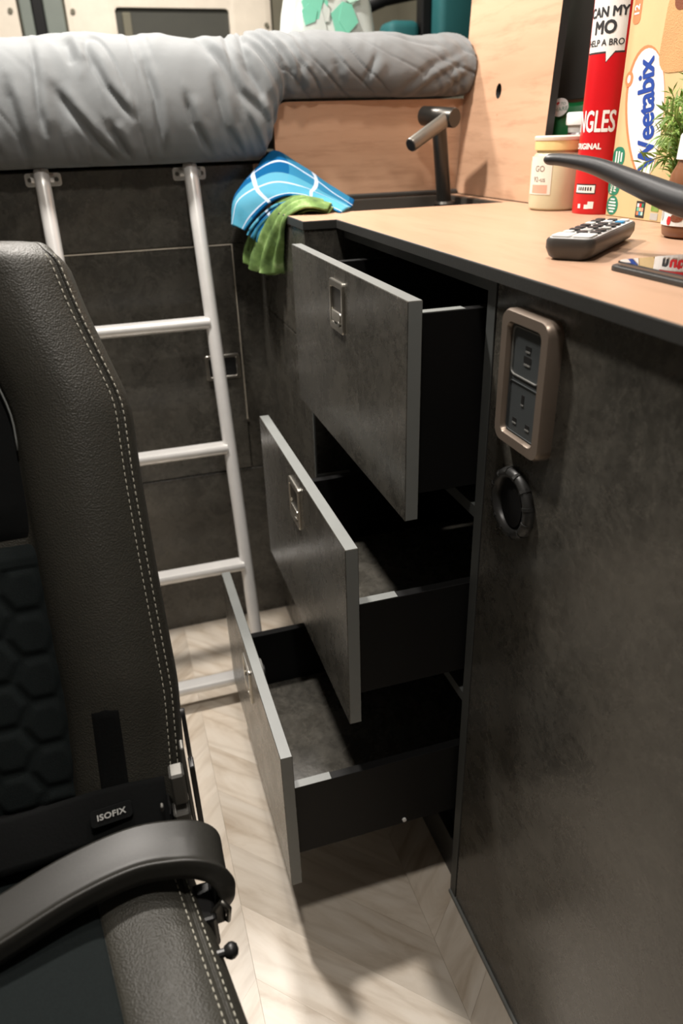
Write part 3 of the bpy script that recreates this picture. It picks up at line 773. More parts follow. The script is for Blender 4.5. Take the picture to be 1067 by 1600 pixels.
# ------------------------------------------------------------------ towels on the corner of the worktop
def surf(bm, curves, nu, nv, fold=None, uvl=None, thick=.003):
    """curves: list of control polylines; interpolated along and across"""
    C_ = [crom(c, max(1, nu // (len(c) - 1))) for c in curves]
    n = min(len(c) for c in C_)
    rows = []
    for i in range(n):
        across = crom([c[i] for c in C_], nv)
        rows.append(across)
    m_ = len(rows[0])
    if fold:
        R2 = []
        for i in range(n):
            r_ = []
            for j in range(m_):
                du = rows[min(i + 1, n - 1)][j] - rows[max(i - 1, 0)][j]; dv = rows[i][min(j + 1, m_ - 1)] - rows[i][max(j - 1, 0)]
                nn = du.cross(dv); nn = nn.normalized() if nn.length > 1e-9 else Vector((0, 0, 1))
                r_.append(rows[i][j] + nn * fold(i / (n - 1), j / (m_ - 1)))
            R2.append(r_)
        rows = R2
    V = [[bm.verts.new(p) for p in r_] for r_ in rows]
    uv = bm.loops.layers.uv.verify()
    for i in range(n - 1):
        for j in range(m_ - 1):
            f_ = bm.faces.new((V[i][j], V[i + 1][j], V[i + 1][j + 1], V[i][j + 1]))
            for lp, (a, b) in zip(f_.loops, ((i, j), (i + 1, j), (i + 1, j + 1), (i, j + 1))): lp[uv].uv = (a / (n - 1), b / (m_ - 1))
    return rows

def soft(o, th):
    md = o.modifiers.new('thickness', 'SOLIDIFY'); md.thickness = th; md.offset = -1
    return o
# blue towel: u runs from the hanging left end to the tail on the worktop, v from the back ridge to the folded front edge
bm = BM()
curves = [
    [(-.120, 1.345, .872), (-.110, 1.365, .918), (-.070, 1.385, .958), (-.026, 1.398, .988), (.018, 1.375, .962), (.050, 1.330, .933), (.076, 1.260, .909)],
    [(-.124, 1.325, .876), (-.114, 1.335, .916), (-.078, 1.345, .946), (-.030, 1.345, .962), (.010, 1.32, .945), (.036, 1.275, .925), (.058, 1.215, .906)],
    [(-.124, 1.300, .878), (-.112, 1.300, .910), (-.082, 1.295, .930), (-.046, 1.285, .938), (-.012, 1.265, .932), (.014, 1.235, .920), (.036, 1.175, .9045)],
    [(-.112, 1.285, .872), (-.094, 1.280, .890), (-.068, 1.270, .912), (-.042, 1.255, .921), (-.016, 1.240, .920), (.004, 1.215, .912), (.020, 1.160, .9035)],
]
surf(bm, curves, 60, 14, lambda u_, v_: .0022 * math.sin(v_ * 9 + u_ * 5) + .0015 * noise.noise(Vector((u_ * 9, v_ * 6, 0))))
# folded layers seen edge-on beneath the front edge
uvl = bm.loops.layers.uv.verify()
for k in range(1, 5):
    d = .0062 * k
    top = [Vector(p) + Vector((.004 * k, -.003 * k, -d * .8)) for p in curves[3][:6]]
    top[0] += Vector((.003 * k, 0, -.001 * k))
    low = [p + Vector((.006, .012, -.0052)) for p in top]; mid = [p + Vector((-.002, -.006, -.0024)) for p in top]
    surf(bm, [top, mid, low], 40, 5, lambda u_, v_: .0012 * noise.noise(Vector((u_ * 8, v_ * 3, k))))
tw = soft(finish('checked_towel', bm, 'blue_check', None, True), .003); tag(tw, 'blue and white checked towel draped over the worktop corner', 'towel')
bm = BM()
curves = [
    [(.020, 1.215, .909), (-.020, 1.245, .918), (-.052, 1.270, .908), (-.082, 1.295, .878), (-.100, 1.310, .845), (-.108, 1.310, .815)],
    [(.016, 1.195, .909), (-.022, 1.220, .918), (-.054, 1.240, .905), (-.080, 1.265, .868), (-.092, 1.275, .835), (-.098, 1.28, .806)],
    [(.008, 1.175, .9085), (-.028, 1.192, .915), (-.058, 1.205, .899), (-.072, 1.225, .862), (-.080, 1.24, .832), (-.084, 1.245, .805)],
    [(-.006, 1.158, .904), (-.036, 1.168, .908), (-.061, 1.175, .894), (-.064, 1.190, .868), (-.066, 1.205, .842), (-.066, 1.215, .812)],
]
surf(bm, curves, 60, 16, lambda u_, v_: .0055 * math.sin(v_ * 21 + 2 * u_) * (.35 + .65 * u_) + .002 * noise.noise(Vector((u_ * 6, v_ * 10, 3))))
inn = [[tuple(Vector(p) + Vector((.010, .012, -.004))) for p in c] for c in curves]
surf(bm, inn, 60, 16, lambda u_, v_: .004 * math.sin(v_ * 17 + 1 + 3 * u_) * (.3 + .7 * u_))
tw2 = soft(finish('green_towel', bm, 'green_cloth', None, True), .003); tag(tw2, 'green cloth hanging beneath the blue checked towel', 'towel')

# ------------------------------------------------------------------ things on the worktop
ZT = .9003
# hob
hb = thing('hob', (.26, .30, ZT), 'black glass hob set on the worktop in front of the spread jar', 'hob')
bm = BM(); slab(bm, rrect(.40, .52, .012), onz(ZT, .268, .292), 0, .004, .0015); finish('trim_tray', bm, 'dark_edge', hb)
bm = BM(); slab(bm, rrect(.392, .512, .010), onz(ZT, .268, .292), .0041, .0075, .001); finish('glass_top', bm, 'hob_glass', hb)

# frying pan on the hob, its handle reaching over the worktop
pn = thing('frying_pan', (.27, .27, ZT + .008), 'black frying pan on the hob with curved handle reaching over the worktop', 'pan')
bm = BM(); lathe(bm, (.275, .225, ZT + .008), [(.095, 0), (.105, .006), (.122, .042), (.124, .044), (.121, .044), (.103, .008), (.0, .005)], 48, True, False); finish('pan_body', bm, 'pan_body', pn, True, 50)
bm = BM()
hp = crom([(.238, .325, .9380), (.226, .372, .9320), (.205, .440, .9310), (.174, .505, .9370), (.146, .560, .9485), (.128, .602, .9620), (.108, .640, .9760), (.090, .668, .9815), (.079, .6830, .9820)], 6)
nh = len(hp)
rad = [(.0160 if i < nh * .45 else .0160 - .0095 * smooth(.40, .95, i / (nh - 1))) * (1 if i < nh - 3 else (.92, .70, .30)[i - nh + 3]) for i in range(nh)]
prof = [(1.0 * math.cos(2 * PI * k / 20), .80 * math.sin(2 * PI * k / 20)) for k in range(20)]
sweep(bm, hp, rad, prof=prof); finish('handle', bm, 'handle_black', pn, True, 60)
bm = BM(); cyl(bm, (.252, .325, .940), (.238, .325, .9380), .012, 14); finish('handle_mount', bm, 'steel', pn, True, 50)

# remote control
rc = thing('remote_control', (.13, .66, ZT), 'grey remote control with white buttons lying on the worktop', 'remote')
rdir = Vector((.172 - .062, .697 - .604)); ang = math.atan2(rdir.y, rdir.x)
RCX, RCY = .127, .658
fz = onz(ZT, RCX, RCY, ang)     # a along the remote, b across
bm = BM()
Ls, Ws = .168, .046
loops = []
for (c, k, kl) in ((.0, .66, .955), (.003, .86, .985), (.010, 1.0, 1.0), (.0165, .995, 1.0), (.0185, .95, .99)):
    loops.append([fz(a * kl, b * k, c) for a, b in rrect(Ls, Ws, .010, 4)])
loft(bm, loops, True, True, True); finish('body', bm, 'remote_grey', rc, True, 35)
bm = BM(); slab(bm, rrect(Ls * .97, Ws * .88, .008), fz, .0184, .0192, .0004); fc = finish('face', bm, 'remote_face', rc)
for b in (-.0095, .0095):
    bm = BM(); slab(bm, [(x - .066, y + b) for x, y in rrect(.026, .0178, .003, 3)], fz, .0190, .0210, .0006); finish('wide_button', bm, 'button_pale', fc)
for i in range(1, 8):
    for j in range(3):
        a = -.060 + .0185 * i; b = -.0125 + .0125 * j
        mt = 'button_dark'
        if i == 0: mt = 'button_pale'
        if (i, j) == (6, 0): mt = 'button_blue'
        if (i + j) % 4 == 3: mt = 'button_pale'
        bm = BM(); slab(bm, [(x + a, y + b) for x, y in rrect(.0115 if i else .014, .0088, .002, 2)], fz, .0190, .0212, .0006); finish('button', bm, mt, fc)

def wrapf(c, r, phi0):
    return lambda a, b, d: Vector((c[0] + (r + d) * math.cos(phi0 + a / r), c[1] + (r + d) * math.sin(phi0 + a / r), c[2] + b))
def patch(bm, f, pts, lift, n=10):
    # flat print on a curved side: fan of narrow strips following the surface
    xs_ = [p[0] for p in pts]; x0, x1 = min(xs_), max(xs_); cols = []
    for k in range(n + 1):
        x = x0 + (x1 - x0) * k / n; x = min(max(x, x0 + 1e-6), x1 - 1e-6); ys_ = []
        for i in range(len(pts)):
            p, q = pts[i], pts[(i + 1) % len(pts)]
            if (p[0] - x) * (q[0] - x) <= 0 and abs(p[0] - q[0]) > 1e-9:
                ys_.append(p[1] + (q[1] - p[1]) * (x - p[0]) / (q[0] - p[0]))
        if ys_: cols.append((x, min(ys_), max(ys_)))
    rows = [[bm.verts.new(f(x, a, lift)), bm.verts.new(f(x, b, lift))] for x, a, b in cols]
    for r0_, r1_ in zip(rows[:-1], rows[1:]): bm.faces.new((r0_[0], r1_[0], r1_[1], r0_[1]))
def rect(x0, x1, y0, y1): return [(x0, y0), (x1, y0), (x1, y1), (x0, y1)]
def facing(c): return math.atan2(-c[1], CAM.x - c[0])   # side of a round thing that is turned to the aisle

# square-shouldered jar of pale sauce
jc = (.318, 1.035, ZT)
jr = thing('sauce_jar', jc, 'glass jar of pale cream sauce with a handwritten label by the oak side panel', 'jar')
bm = BM(); lathe(bm, jc, [(.033, 0), (.0365, .003), (.0375, .010), (.0375, .064), (.0345, .073), (.031, .077), (.031, .080)], 40, True, True); finish('filling', bm, 'cream_sauce', jr, True, 40)
bm = BM(); lathe(bm, jc, [(.0315, .0795), (.0342, .0805), (.0345, .092), (.0335, .0955)], 40, False, True); finish('lid_band', bm, 'honey', jr, True, 40)
bm = BM(); lathe(bm, jc, [(.0352, .0925), (.0358, .094), (.0358, .097), (.0340, .0985)], 40); finish('lid', bm, 'lid_cream', jr, True, 40)
ph = facing(jc); f = wrapf(jc, .0378, ph - math.radians(36))
bm = BM(); patch(bm, f, rect(-.024, .017, .022, .072), .0002); lab = finish('label', bm, 'label_cream', jr)
lettering('GO', .011, lambda a, b, d: f(a - .002, b + .056, d), 'ink_brown', lab, .0005)
lettering('92-us', .0095, lambda a, b, d: f(a - .002, b + .042, d), 'ink_brown', lab, .0005)
bm = BM(); patch(bm, f, rect(-.015, .012, .024, .035), .0004); finish('pink_block', bm, 'pink_print', lab)

# jar of dark jam behind it
c2 = (.392, 1.085, ZT)
j2 = thing('jam_jar', c2, 'jar of dark red jam with a white lid behind the cream sauce jar', 'jar')
bm = BM(); lathe(bm, c2, [(.026, 0), (.029, .003), (.030, .008), (.030, .088), (.027, .097), (.024, .102)], 36); finish('filling', bm, 'jam', j2, True, 40)
bm = BM(); lathe(bm, c2, [(.0248, .1015), (.0252, .106), (.0262, .112)], 36); finish('neck', bm, 'print_grey', j2, True, 40)
bm = BM(); lathe(bm, c2, [(.0285, .1115), (.0292, .114), (.0292, .126), (.0278, .1285)], 36); finish('lid', bm, 'lid_white', j2, True, 40)
bm = BM(); patch(bm, wrapf(c2, .0302, facing(c2)), rect(-.028, .028, .085, .093), .0003); finish('label', bm, 'label_cream', j2)

# green sharing bag leaning in the corner
bgc = (.418, 1.17, ZT)
sb = thing('snack_bag', bgc, 'crumpled dark green snack bag standing in the corner behind the jars', 'bag')
gx, gy = Vector((.86, -.51, 0)), Vector((.51, .86, 0))
def bagf(a, b, c): return Vector((.411, 1.165, ZT)) + gx * (a + .10 * (b - .08)) * 1.0 - gy * c + Vector((0, 0, b))
bm = BM(); rows = []
for side in (1, -1):
    g_ = []
    for i in range(21):
        t = i / 20; r_ = []
        for j in range(17):
            s_ = j / 16; a = -.042 + .084 * s_
            top = .162 - .030 * s_ - .008 * math.sin(s_ * 5)
            puff = .016 * math.sin(PI * min(1, s_)) ** .6 * math.sin(PI * min(1, t * .96)) ** .5
            puff += .003 * noise.noise(Vector((s_ * 5, t * 6, side)))
            r_.append(bagf(a, .001 + top * t, puff * side if 0 < j < 16 and 0 < i < 20 else 0))
        g_.append(r_)
    loft(bm, g_, False)
bmesh.ops.remove_doubles(bm, verts=bm.verts, dist=1e-5); finish('wrapper', bm, 'bag_green', sb, True)
fb_ = lambda a, b, d: bagf(a - .020, b + .137, .0175 + d)
bm = BM(); slab(bm, ell(.026, .026, 24), fb_, 0, .0006); rd = finish('round_print', bm, 'lid_white', sb)
lettering('SHARE', .0085, lambda a, b, d: fb_(a, b - .003, d), 'badge_green', rd, .0009, rot=.15)
lettering('TO', .0055, lambda a, b, d: fb_(a + .004, b + .005, d), 'badge_green', rd, .0009)
bm = BM(); slab(bm, [(-.0045, .0075), (-.0065, .0055), (-.0045, .003), (-.0015, .0058), (-.0025, .0076)], fb_, .0006, .0010); finish('heart', bm, 'berry', rd)

# red crisp tube
pc = (.3390, .9570, ZT); PR = .0335
ct = thing('crisp_tube', pc, 'tall red cardboard crisp tube beside the cereal box', 'tube')
bm = BM(); lathe(bm, pc, [(PR - .0005, 0), (PR, .002), (PR, .270)], 48); finish('tube', bm, 'tube_red', ct, True, 40)
bm = BM(); lathe(bm, pc, [(PR + .0008, .2695), (PR + .0008, .274), (PR - .001, .275)], 48); finish('rim', bm, 'tube_rim', ct, True, 40)
bm = BM(); lathe(bm, pc, [(PR + .0014, .2745), (PR + .0016, .283), (PR, .285)], 48); finish('lid', bm, 'lid_white', ct, True, 40)
ph = facing(pc)
f = wrapf((pc[0], pc[1], pc[2] + .0125), PR, ph - math.radians(28))
bm = BM(); patch(bm, f, rect(-.028, .0265, .1805, .2425), .0002, 20); patch(bm, f, [(.004, .1806), (.0155, .1806), (.005, .1685)], .0002, 8); bub = finish('speech_bubble', bm, 'print_white', ct)
bm = BM(); patch(bm, f, rect(-.029, .0275, .1785, .1808), .00015, 20); patch(bm, f, [(.0035, .1800), (.0165, .1800), (.0042, .1668)], .0001, 8); finish('bubble_outline', bm, 'ink', ct)
tb = lambda dx, dz: (lambda a, b, d: f(a + dx, b + dz, d))
lettering('CAN MY', .0145, tb(-.001, .2225), 'ink', bub, .0005, bold=.0006, subd=True)
lettering('MO', .0195, tb(-.0015, .2060), 'ink', bub, .0005, bold=.0008, subd=True)
lettering('HELP A BRO', .0098, tb(-.001, .1900), 'ink', bub, .0005, bold=.0002, subd=True)
f2 = wrapf(pc, PR, ph - math.radians(52))
lettering('PRINGLES', .0215, lambda a, b, d: f2(a * .88, b + .1130, d), 'print_white', ct, .0005, bold=.0006, sy=1.65, subd=True)
lettering('ORIGINAL', .0098, lambda a, b, d: f2(a + .004, b + .0845, d), 'print_white', ct, .0005, bold=.0004, subd=True)
bm = BM(); patch(bm, f2, rect(-.006, .026, .026, .0385), .0003, 12); finish('label_rim', bm, 'ink', ct)
bm = BM(); patch(bm, f2, rect(-.005, .025, .0275, .037), .0005, 12); wl_ = finish('white_label', bm, 'print_white', ct)
for k in range(6):
    bm = BM(); patch(bm, f2, rect(.000 + .0037 * k, .0022 + .0037 * k, .0302, .0348), .0007, 2); finish('print_mark', bm, 'ink', wl_)
for (a0, a1, b0, b1) in ((.002, .0065, .0075, .013), (.0125, .0185, .0070, .0125), (.0175, .0255, .0075, .0165)):
    bm = BM(); patch(bm, f2, rect(a0, a1, b0, b1), .0004, 3); finish('print_mark', bm, 'print_white', ct)

# cereal box
wbx, wy0, wy1, wz1 = .3255, .779, .9165, ZT + .262
cb = thing('cereal_box', (.36, .85, ZT), 'tall yellow cereal box with blue rotated lettering', 'box')
bm = BM(); box(bm, wbx, wbx + .068, wy0, wy1, ZT, wz1, .0008, 1); finish('carton', bm, 'box_yellow', cb)
crt = cb.children[0]
f = onx(wbx, (wy0 + wy1) / 2, ZT)      # a to the right (-Y), b up from the worktop
half = (wy1 - wy0) / 2
def egg(cx_, cy_, w_, h_, k=.35, n=40):
    out = []
    for i in range(n):
        t = 2 * PI * i / n; b = h_ / 2 * math.sin(t); out.append((cx_ + w_ / 2 * math.cos(t) * (1 + k * math.sin(t)) * .86, cy_ + b))
    return out
def rotd(P, deg, cx_, cy_):
    c__, s__ = math.cos(math.radians(deg)), math.sin(math.radians(deg)); return [(cx_ + a * c__ - b * s__, cy_ + a * s__ + b * c__) for a, b in P]
bm = BM(); slab(bm, rotd(egg(0, 0, .082, .152, .22), 14, -.0165, .1195), f, 0, .0003); finish('logo_border', bm, 'logo_orange', crt)
bm = BM(); slab(bm, rotd(egg(0, 0, .076, .146, .22), 14, -.0140, .1190), f, .0003, .0006); ov = finish('logo_oval', bm, 'print_white', crt)
lettering('Weetabix', .0330, lambda a, b, d: f(a - .0105, b + .1180, d), 'logo_blue', ov, .0010, bold=.0011, shear=.15, rot=math.radians(104), space=.94, sy=1.25)
bm = BM(); slab(bm, [(a - .0545, b + .1600) for a, b in ell(.015, .017, 24)], f, .0006, .0010); sl = finish('red_seal', bm, 'logo_orange', crt)
bm = BM(); slab(bm, [(a - .0545, b + .1600) for a, b in ell(.006, .009, 16)], f, .0010, .0013); finish('seal_print', bm, 'print_white', sl)
bm = BM(); slab(bm, [(a - .0565, b + .2360) for a, b in rrect(.014, .036, .0055)], f, 0, .0004); tg = finish('count_tab', bm, 'logo_orange', crt)
lettering('12', .0125, lambda a, b, d: f(a - .0565, b + .2320, d), 'print_white', tg, .0007, bold=.0004, rot=PI / 2)
bm = BM(); slab(bm, [(a - .0555, b + .0720) for a, b in rrect(.024, .024, .010)], f, 0, .0004); b1_ = finish('green_badge', bm, 'badge_green', crt)
for k in range(3):
    bm = BM(); slab(bm, [(a - .0605 + .0055 * k, b + .072) for a, b in rrect(.0025, .014 - .003 * (k == 2), .0008, 2)], f, .0004, .0007); finish('print_mark', bm, 'print_white', b1_)
bm = BM(); slab(bm, [(a - .0575, b + .0385) for a, b in rrect(.024, .025, .009)], f, 0, .0004); b2_ = finish('green_badge', bm, 'badge_green', crt)
lettering('PACKED', .0055, lambda a, b, d: f(a - .0615, b + .0385, d), 'print_white', b2_, .0007, bold=.0002, rot=PI / 2)
lettering('FIBRE', .0068, lambda a, b, d: f(a - .0540, b + .0385, d), 'print_white', b2_, .0007, bold=.0002, rot=PI / 2)
bm = BM(); slab(bm, [(a - .0560, b + .0135) for a, b in ell(.024, .024, 28)], f, 0, .0004); b3_ = finish('green_badge', bm, 'badge_green', crt)
for k in range(5):
    bm = BM(); slab(bm, [(a - .0560, b + .0058 + .0038 * k) for a, b in rrect((.009, .014, .016, .014, .009)[k], .0018, .0006, 2)], f, .0004, .0007); finish('print_mark', bm, 'print_white', b3_)
bm = BM(); slab(bm, rrect(.017, .0195, .001), lambda a, b, c: f(a + .0025, b + .0125, c), 0, .0004); ms = finish('mosaic_print', bm, 'ink', crt)
mc = ['logo_orange', 'mint', 'print_white', 'button_blue', 'box_yellow', 'berry', 'mint_pale', 'pink_print', 'badge_green']
for i in range(3):
    for j in range(3):
        bm = BM(); slab(bm, [(a + .0025 + .0043 * (i - 1), b + .0125 + .0048 * (j - 1)) for a, b in rrect(.0038, .0043, .0004, 1)], f, .0004, .0007); finish('mosaic_tile', bm, mc[i * 3 + j], ms)
for k, (w_, h_, mt) in enumerate(((.014, .011, 'mint_pale'), (.014, .010, 'leaf'), (.014, .008, 'print_grey'))):
    bm = BM(); slab(bm, [(a + .030, b + .028 - .011 * k) for a, b in rrect(w_, h_, .001)], f, 0, .0004); finish('print_block', bm, mt, crt)
# serving suggestion printed on the upper front: wheat biscuits and berries
bm = BM(); slab(bm, [(a + .030 + .06 * b, b + .206) for a, b in rrect(.066, .088, .022)], f, 0, .0007); pb = finish('biscuit_print', bm, 'biscuit', crt)
bm = BM(); slab(bm, [(a + .032, b + .236) for a, b in rrect(.044, .026, .010)], f, .0007, .0011); finish('biscuit_crust', bm, 'biscuit_dark', pb)
bm = BM(); slab(bm, [(a + .058, b + .196) for a, b in ell(.030, .050, 24)], f, .0007, .0012); finish('berry_print', bm, 'berry', pb)
bm = BM(); slab(bm, [(a + .040, b + .250) for a, b in ell(.022, .018, 20)], f, .0011, .0014); finish('dark_berry_print', bm, 'ink', pb)

# jar of hazelnut spread
nc = (.268, .683, ZT)
nj = thing('spread_jar', nc, 'jar of brown spread with a white lid at the right edge of the photo', 'jar')
bm = BM(); lathe(bm, nc, [(.026, 0), (.0300, .003), (.0315, .010), (.0300, .030), (.0315, .052), (.0300, .062), (.0262, .070), (.0245, .076)], 40, sx=1.0); finish('filling', bm, 'spread', nj, True, 50)
bm = BM(); lathe(bm, nc, [(.0250, .0755), (.0275, .0760), (.0268, .098), (.0255, .100)], 40); finish('lid', bm, 'lid_white', nj, True, 40)
ph = facing(nc); f = wrapf(nc, .0322, ph - .15)
bm = BM(); patch(bm, f, rect(-.050, .060, .013, .052), .0004, 24); lb_ = finish('label', bm, 'print_white', nj)
bm = BM(); patch(bm, f, rect(-.0235, .060, .047, .052), .0007, 16); finish('label_band', bm, 'nut_red', lb_)
bm = BM(); patch(bm, f, [(a - .036, b + .022) for a, b in ell(.008, .010, 16)], .0007, 8); finish('label_mark', bm, 'print_grey', lb_)
bm = BM(); patch(bm, f, [(a - .013, b + .021) for a, b in ell(.016, .008, 16)], .0007, 8); finish('hazelnut_print', bm, 'biscuit_dark', lb_)
bm = BM(); patch(bm, f, [(a - .022, b + .018) for a, b in ell(.006, .009, 16)], .0007, 8); finish('berry_print', bm, 'berry', lb_)
lettering('n', .016, lambda a, b, d: f(a - .0165, b + .040, d), 'ink', lb_, .0010, bold=.0007)
lettering('utella', .016, lambda a, b, d: f(a + .006, b + .040, d), 'nut_red', lb_, .0010, bold=.0007)

# potted herb
plc = (.294, .736, ZT)
pp = thing('potted_herb', plc, 'bushy green herb with needle leaves in a small pot before the cereal box', 'plant')
bm = BM(); lathe(bm, plc, [(.015, 0), (.016, .002), (.0195, .044), (.0205, .046), (.0185, .046), (.018, .040)], 28, True, False); finish('pot', bm, 'pot', pp, True, 40)
bm = BM(); lathe(bm, plc, [(.0182, .038), (.01, .041)], 24); finish('soil', bm, 'soil', pp, True)
rnd = random.Random(11)
for s_ in range(48):
    a0 = rnd.uniform(0, 2 * PI); sp0 = rnd.uniform(.004, .018); lean_ = rnd.uniform(.008, .055); hgt = rnd.uniform(.080, .165) * (1 - .35 * lean_ / .05)
    if s_ % 4 == 0: lean_ = rnd.uniform(.045, .062); hgt = rnd.uniform(.03, .08)
    p0 = Vector((plc[0] + sp0 * math.cos(a0), plc[1] + sp0 * math.sin(a0), ZT + .040))
    if math.cos(a0) > 0: lean_ *= .55
    if math.sin(a0) > .2: lean_ *= .45
    p2 = p0 + Vector((lean_ * math.cos(a0), lean_ * math.sin(a0), hgt)); p1 = p0.lerp(p2, .5) + Vector((-.25 * lean_ * math.cos(a0), -.25 * lean_ * math.sin(a0), .02))
    path = crom([p0, p1, p2], 7)
    bm = BM(); sweep(bm, path, [.0011 - .0005 * i / (len(path) - 1) for i in range(len(path))], 5, mi=1)
    for i in range(26):
        t = .18 + .82 * i / 25; q = t * (len(path) - 1); k = min(int(q), len(path) - 2); p = path[k].lerp(path[k + 1], q - k)
        tg_ = (path[k + 1] - path[k]).normalized(); a = i * 2.4 + rnd.uniform(-.4, .4)
        side = tg_.cross(Vector((math.cos(a), math.sin(a), .1))).normalized(); dv = (side * rnd.uniform(.7, 1.1) + tg_ * rnd.uniform(.35, 1.0)).normalized()
        Lf = rnd.uniform(.016, .026) * (1 - .25 * t); wv = dv.cross(tg_).normalized() * Lf * .10; nn_ = wv.cross(dv).normalized() * Lf * .06
        tip = p + dv * Lf + Vector((0, 0, -.1 * Lf)); mid = p + dv * Lf * .5
        vs = [bm.verts.new(x) for x in (p, mid + wv, mid + nn_, mid - wv, tip)]
        for tri in ((0, 1, 2), (0, 2, 3), (1, 4, 2), (2, 4, 3)): bm.faces.new([vs[x] for x in tri])
    finish('sprig', bm, ['leaf', 'stem'], pp)

# ------------------------------------------------------------------ seat
st = thing('van_seat', (-.575, .45, 0), 'black leather van seat with grey double stitching and quilted centre', 'seat')
ALN = math.radians(24); SP0 = Vector((-.35, .50, .46)); SV = Vector((0, math.sin(ALN), math.cos(ALN))); SN = Vector((0, -math.cos(ALN), math.sin(ALN)))
def bk(u_, v_, w_): return SP0 + Vector((-u_, 0, 0)) + SV * v_ + SN * w_
US = [(-.06, .016), (.0, .010), (.024, .006), (.109, -.001), (.157, .000), (.229, .001), (.311, .001), (.374, -.001), (.395, .004), (.415, .010), (.450, .020), (.478, .027), (.500, .031), (.515, .036), (.527, .052)]
def lin(T, x):
    if x <= T[0][0]: return T[0][1]
    for (a, b), (c, d) in zip(T[:-1], T[1:]):
        if x <= c: return b + (d - b) * (x - a) / (c - a)
    return T[-1][1]
def us(v_): return (lin(US, v_ - .012) + lin(US, v_) * 2 + lin(US, v_ + .012)) / 4
UC = .225
def section(v_, k=1.0):
    e = us(v_); rec = smooth(.485, .435, v_)      # the centre is sunk below the bolsters
    deep = -.024 * rec + .010 * (1 - rec)
    low = smooth(.140, .040, v_) * .008           # the bolster pinches in near its foot
    h = [(UC, -.105), (.12, -.105), (e + .025, -.100), (e + .000, -.085), (e - .009, -.058), (e - .0105, -.030), (e - .0080, -.011), (e - .0030, -.0015), (e, -.0022), (e + .0035, .0015),
         (e + .014, .0085 - low), (e + .034, .0155 - low), (e + .056, .0130 - low), (e + .074, .004 - low * .5 + .003 * (1 - rec)), (e + .086, -.009 * rec + .004 * (1 - rec)), (e + .094, deep + .002), (e + .112, deep), (UC, deep)]
    mid = -.045
    h = [(a, mid + (b - mid) * k) for a, b in h]
    return h
def full(h):
    R_ = crom([(a, b, 0) for a, b in h], 4)
    L_ = [Vector((2 * UC - p.x, p.y, 0)) for p in R_[-2:0:-1]]
    return R_ + L_
bm = BM(); loops = []
for i in range(70):
    v_ = -.055 + (.500 + .055) * i / 69; loops.append([bk(p.x, v_, p.y) for p in full(section(v_))])
for i in range(1, 10):
    a = PI / 2 * i / 9; v_ = .500 + .030 * math.sin(a); k = math.cos(a) * .92 + .08
    sc = 1 - .10 * (1 - math.cos(a))
    loops.append([bk(UC + (p.x - UC) * sc, v_, p.y) for p in full(section(min(v_, .515), k))])
loft(bm, loops, True, True, True); bk_o = finish('backrest', bm, 'leather', st, True, 65)
# quilted fabric centre with hexagon cells
def hexd(x, y, s):
    # distance to the edge of the hexagon cell, 1 in the centre and 0 on the seam
    best = []
    q = (math.sqrt(3) / 3 * x - y / 3) / s; r = (2 / 3 * y) / s
    for dq in (-1, 0, 1):
        for dr in (-1, 0, 1):
            hq, hr_ = round(q) + dq, round(r) + dr; cx_ = s * math.sqrt(3) * (hq + hr_ / 2); cy_ = s * 1.5 * hr_
            best.append(math.hypot(x - cx_, y - cy_))
    best.sort(); return min(1, (best[1] - best[0]) / (s * .8))
bm = BM(); rows = []
nu, nv = 150, 130
for i in range(nv + 1):
    v_ = .018 + (.262 - .018) * i / nv; r_ = []
    for j in range(nu + 1):
        u_ = .086 + (.364 - .086) * j / nu
        edge = min(1, min(i, nv - i) / 6) * min(1, min(j, nu - j) / 5)
        hgt = -.0240 + .0085 * edge ** .6
        if v_ < .242: hgt += 0.0034 * (smooth(0, .8, hexd((v_ - .1) * 1.0, u_ - .107, .0235)) - .6) * edge
        r_.append(bk(u_, v_, hgt))
    rows.append(r_)
loft(bm, rows, False); finish('quilted_panel', bm, 'seat_fabric', st, True)
bm = BM(); rows = []
for i in range(41):
    v_ = .268 + (.452 - .268) * i / 40; r_ = []
    for j in range(61):
        u_ = .086 + (.364 - .086) * j / 60; edge = min(1, min(i, 40 - i) / 6) * min(1, min(j, 60 - j) / 5)
        r_.append(bk(u_, v_, -.0235 + .008 * edge ** .6))
    rows.append(r_)
loft(bm, rows, False); finish('upper_panel', bm, 'black_cloth', st, True)
bm = BM(); sweep(bm, [bk(us(v_) + .0905, v_, -.0120) for v_ in [.345 + .0105 * i for i in range(9)]], .0009, 6); finish('piping', bm, 'edge_band', st, True)
bm = BM(); sweep(bm, [bk(.086 + .02 * i, .014 - .0002 * i, -.008) for i in range(15)], .0016, 6); finish('piping', bm, 'dark_edge', st, True)

def surf_w(u_, v_):
    h = section(v_)[6:]
    for (a, b), (c, d) in zip(h[:-1], h[1:]):
        if a <= u_ <= c: return b + (d - b) * (u_ - a) / (c - a)
    return h[-1][1]
bm = BM(); rows = []
for i in range(19):
    v_ = .016 + .094 * i / 18; r_ = []
    for j in range(9):
        u_ = .040 + .030 * j / 8 + .004 * (1 - i / 18); edge = 0 if i in (0, 18) or j in (0, 8) else 1
        r_.append(bk(u_, v_, surf_w(u_, v_) - .001 + .0022 * edge))
    rows.append(r_)
loft(bm, rows, False); finish('anchor_pocket', bm, 'black_cloth', st, True)
def stitches(name, fn, L, parent, step=.0062, ln=.0042, r=.00052):
    bm = BM(); n = int(L / step)
    for k in range(n):
        a, b = fn(k * step / L), fn((k * step + ln) / L)
        d = (b - a); m_ = (a + b) / 2
        sweep(bm, [a, a + d * .25 , b - d * .25, b], [r * .5, r, r, r * .5], 5)
    return finish(name, bm, 'thread', parent, True, kind='stuff')
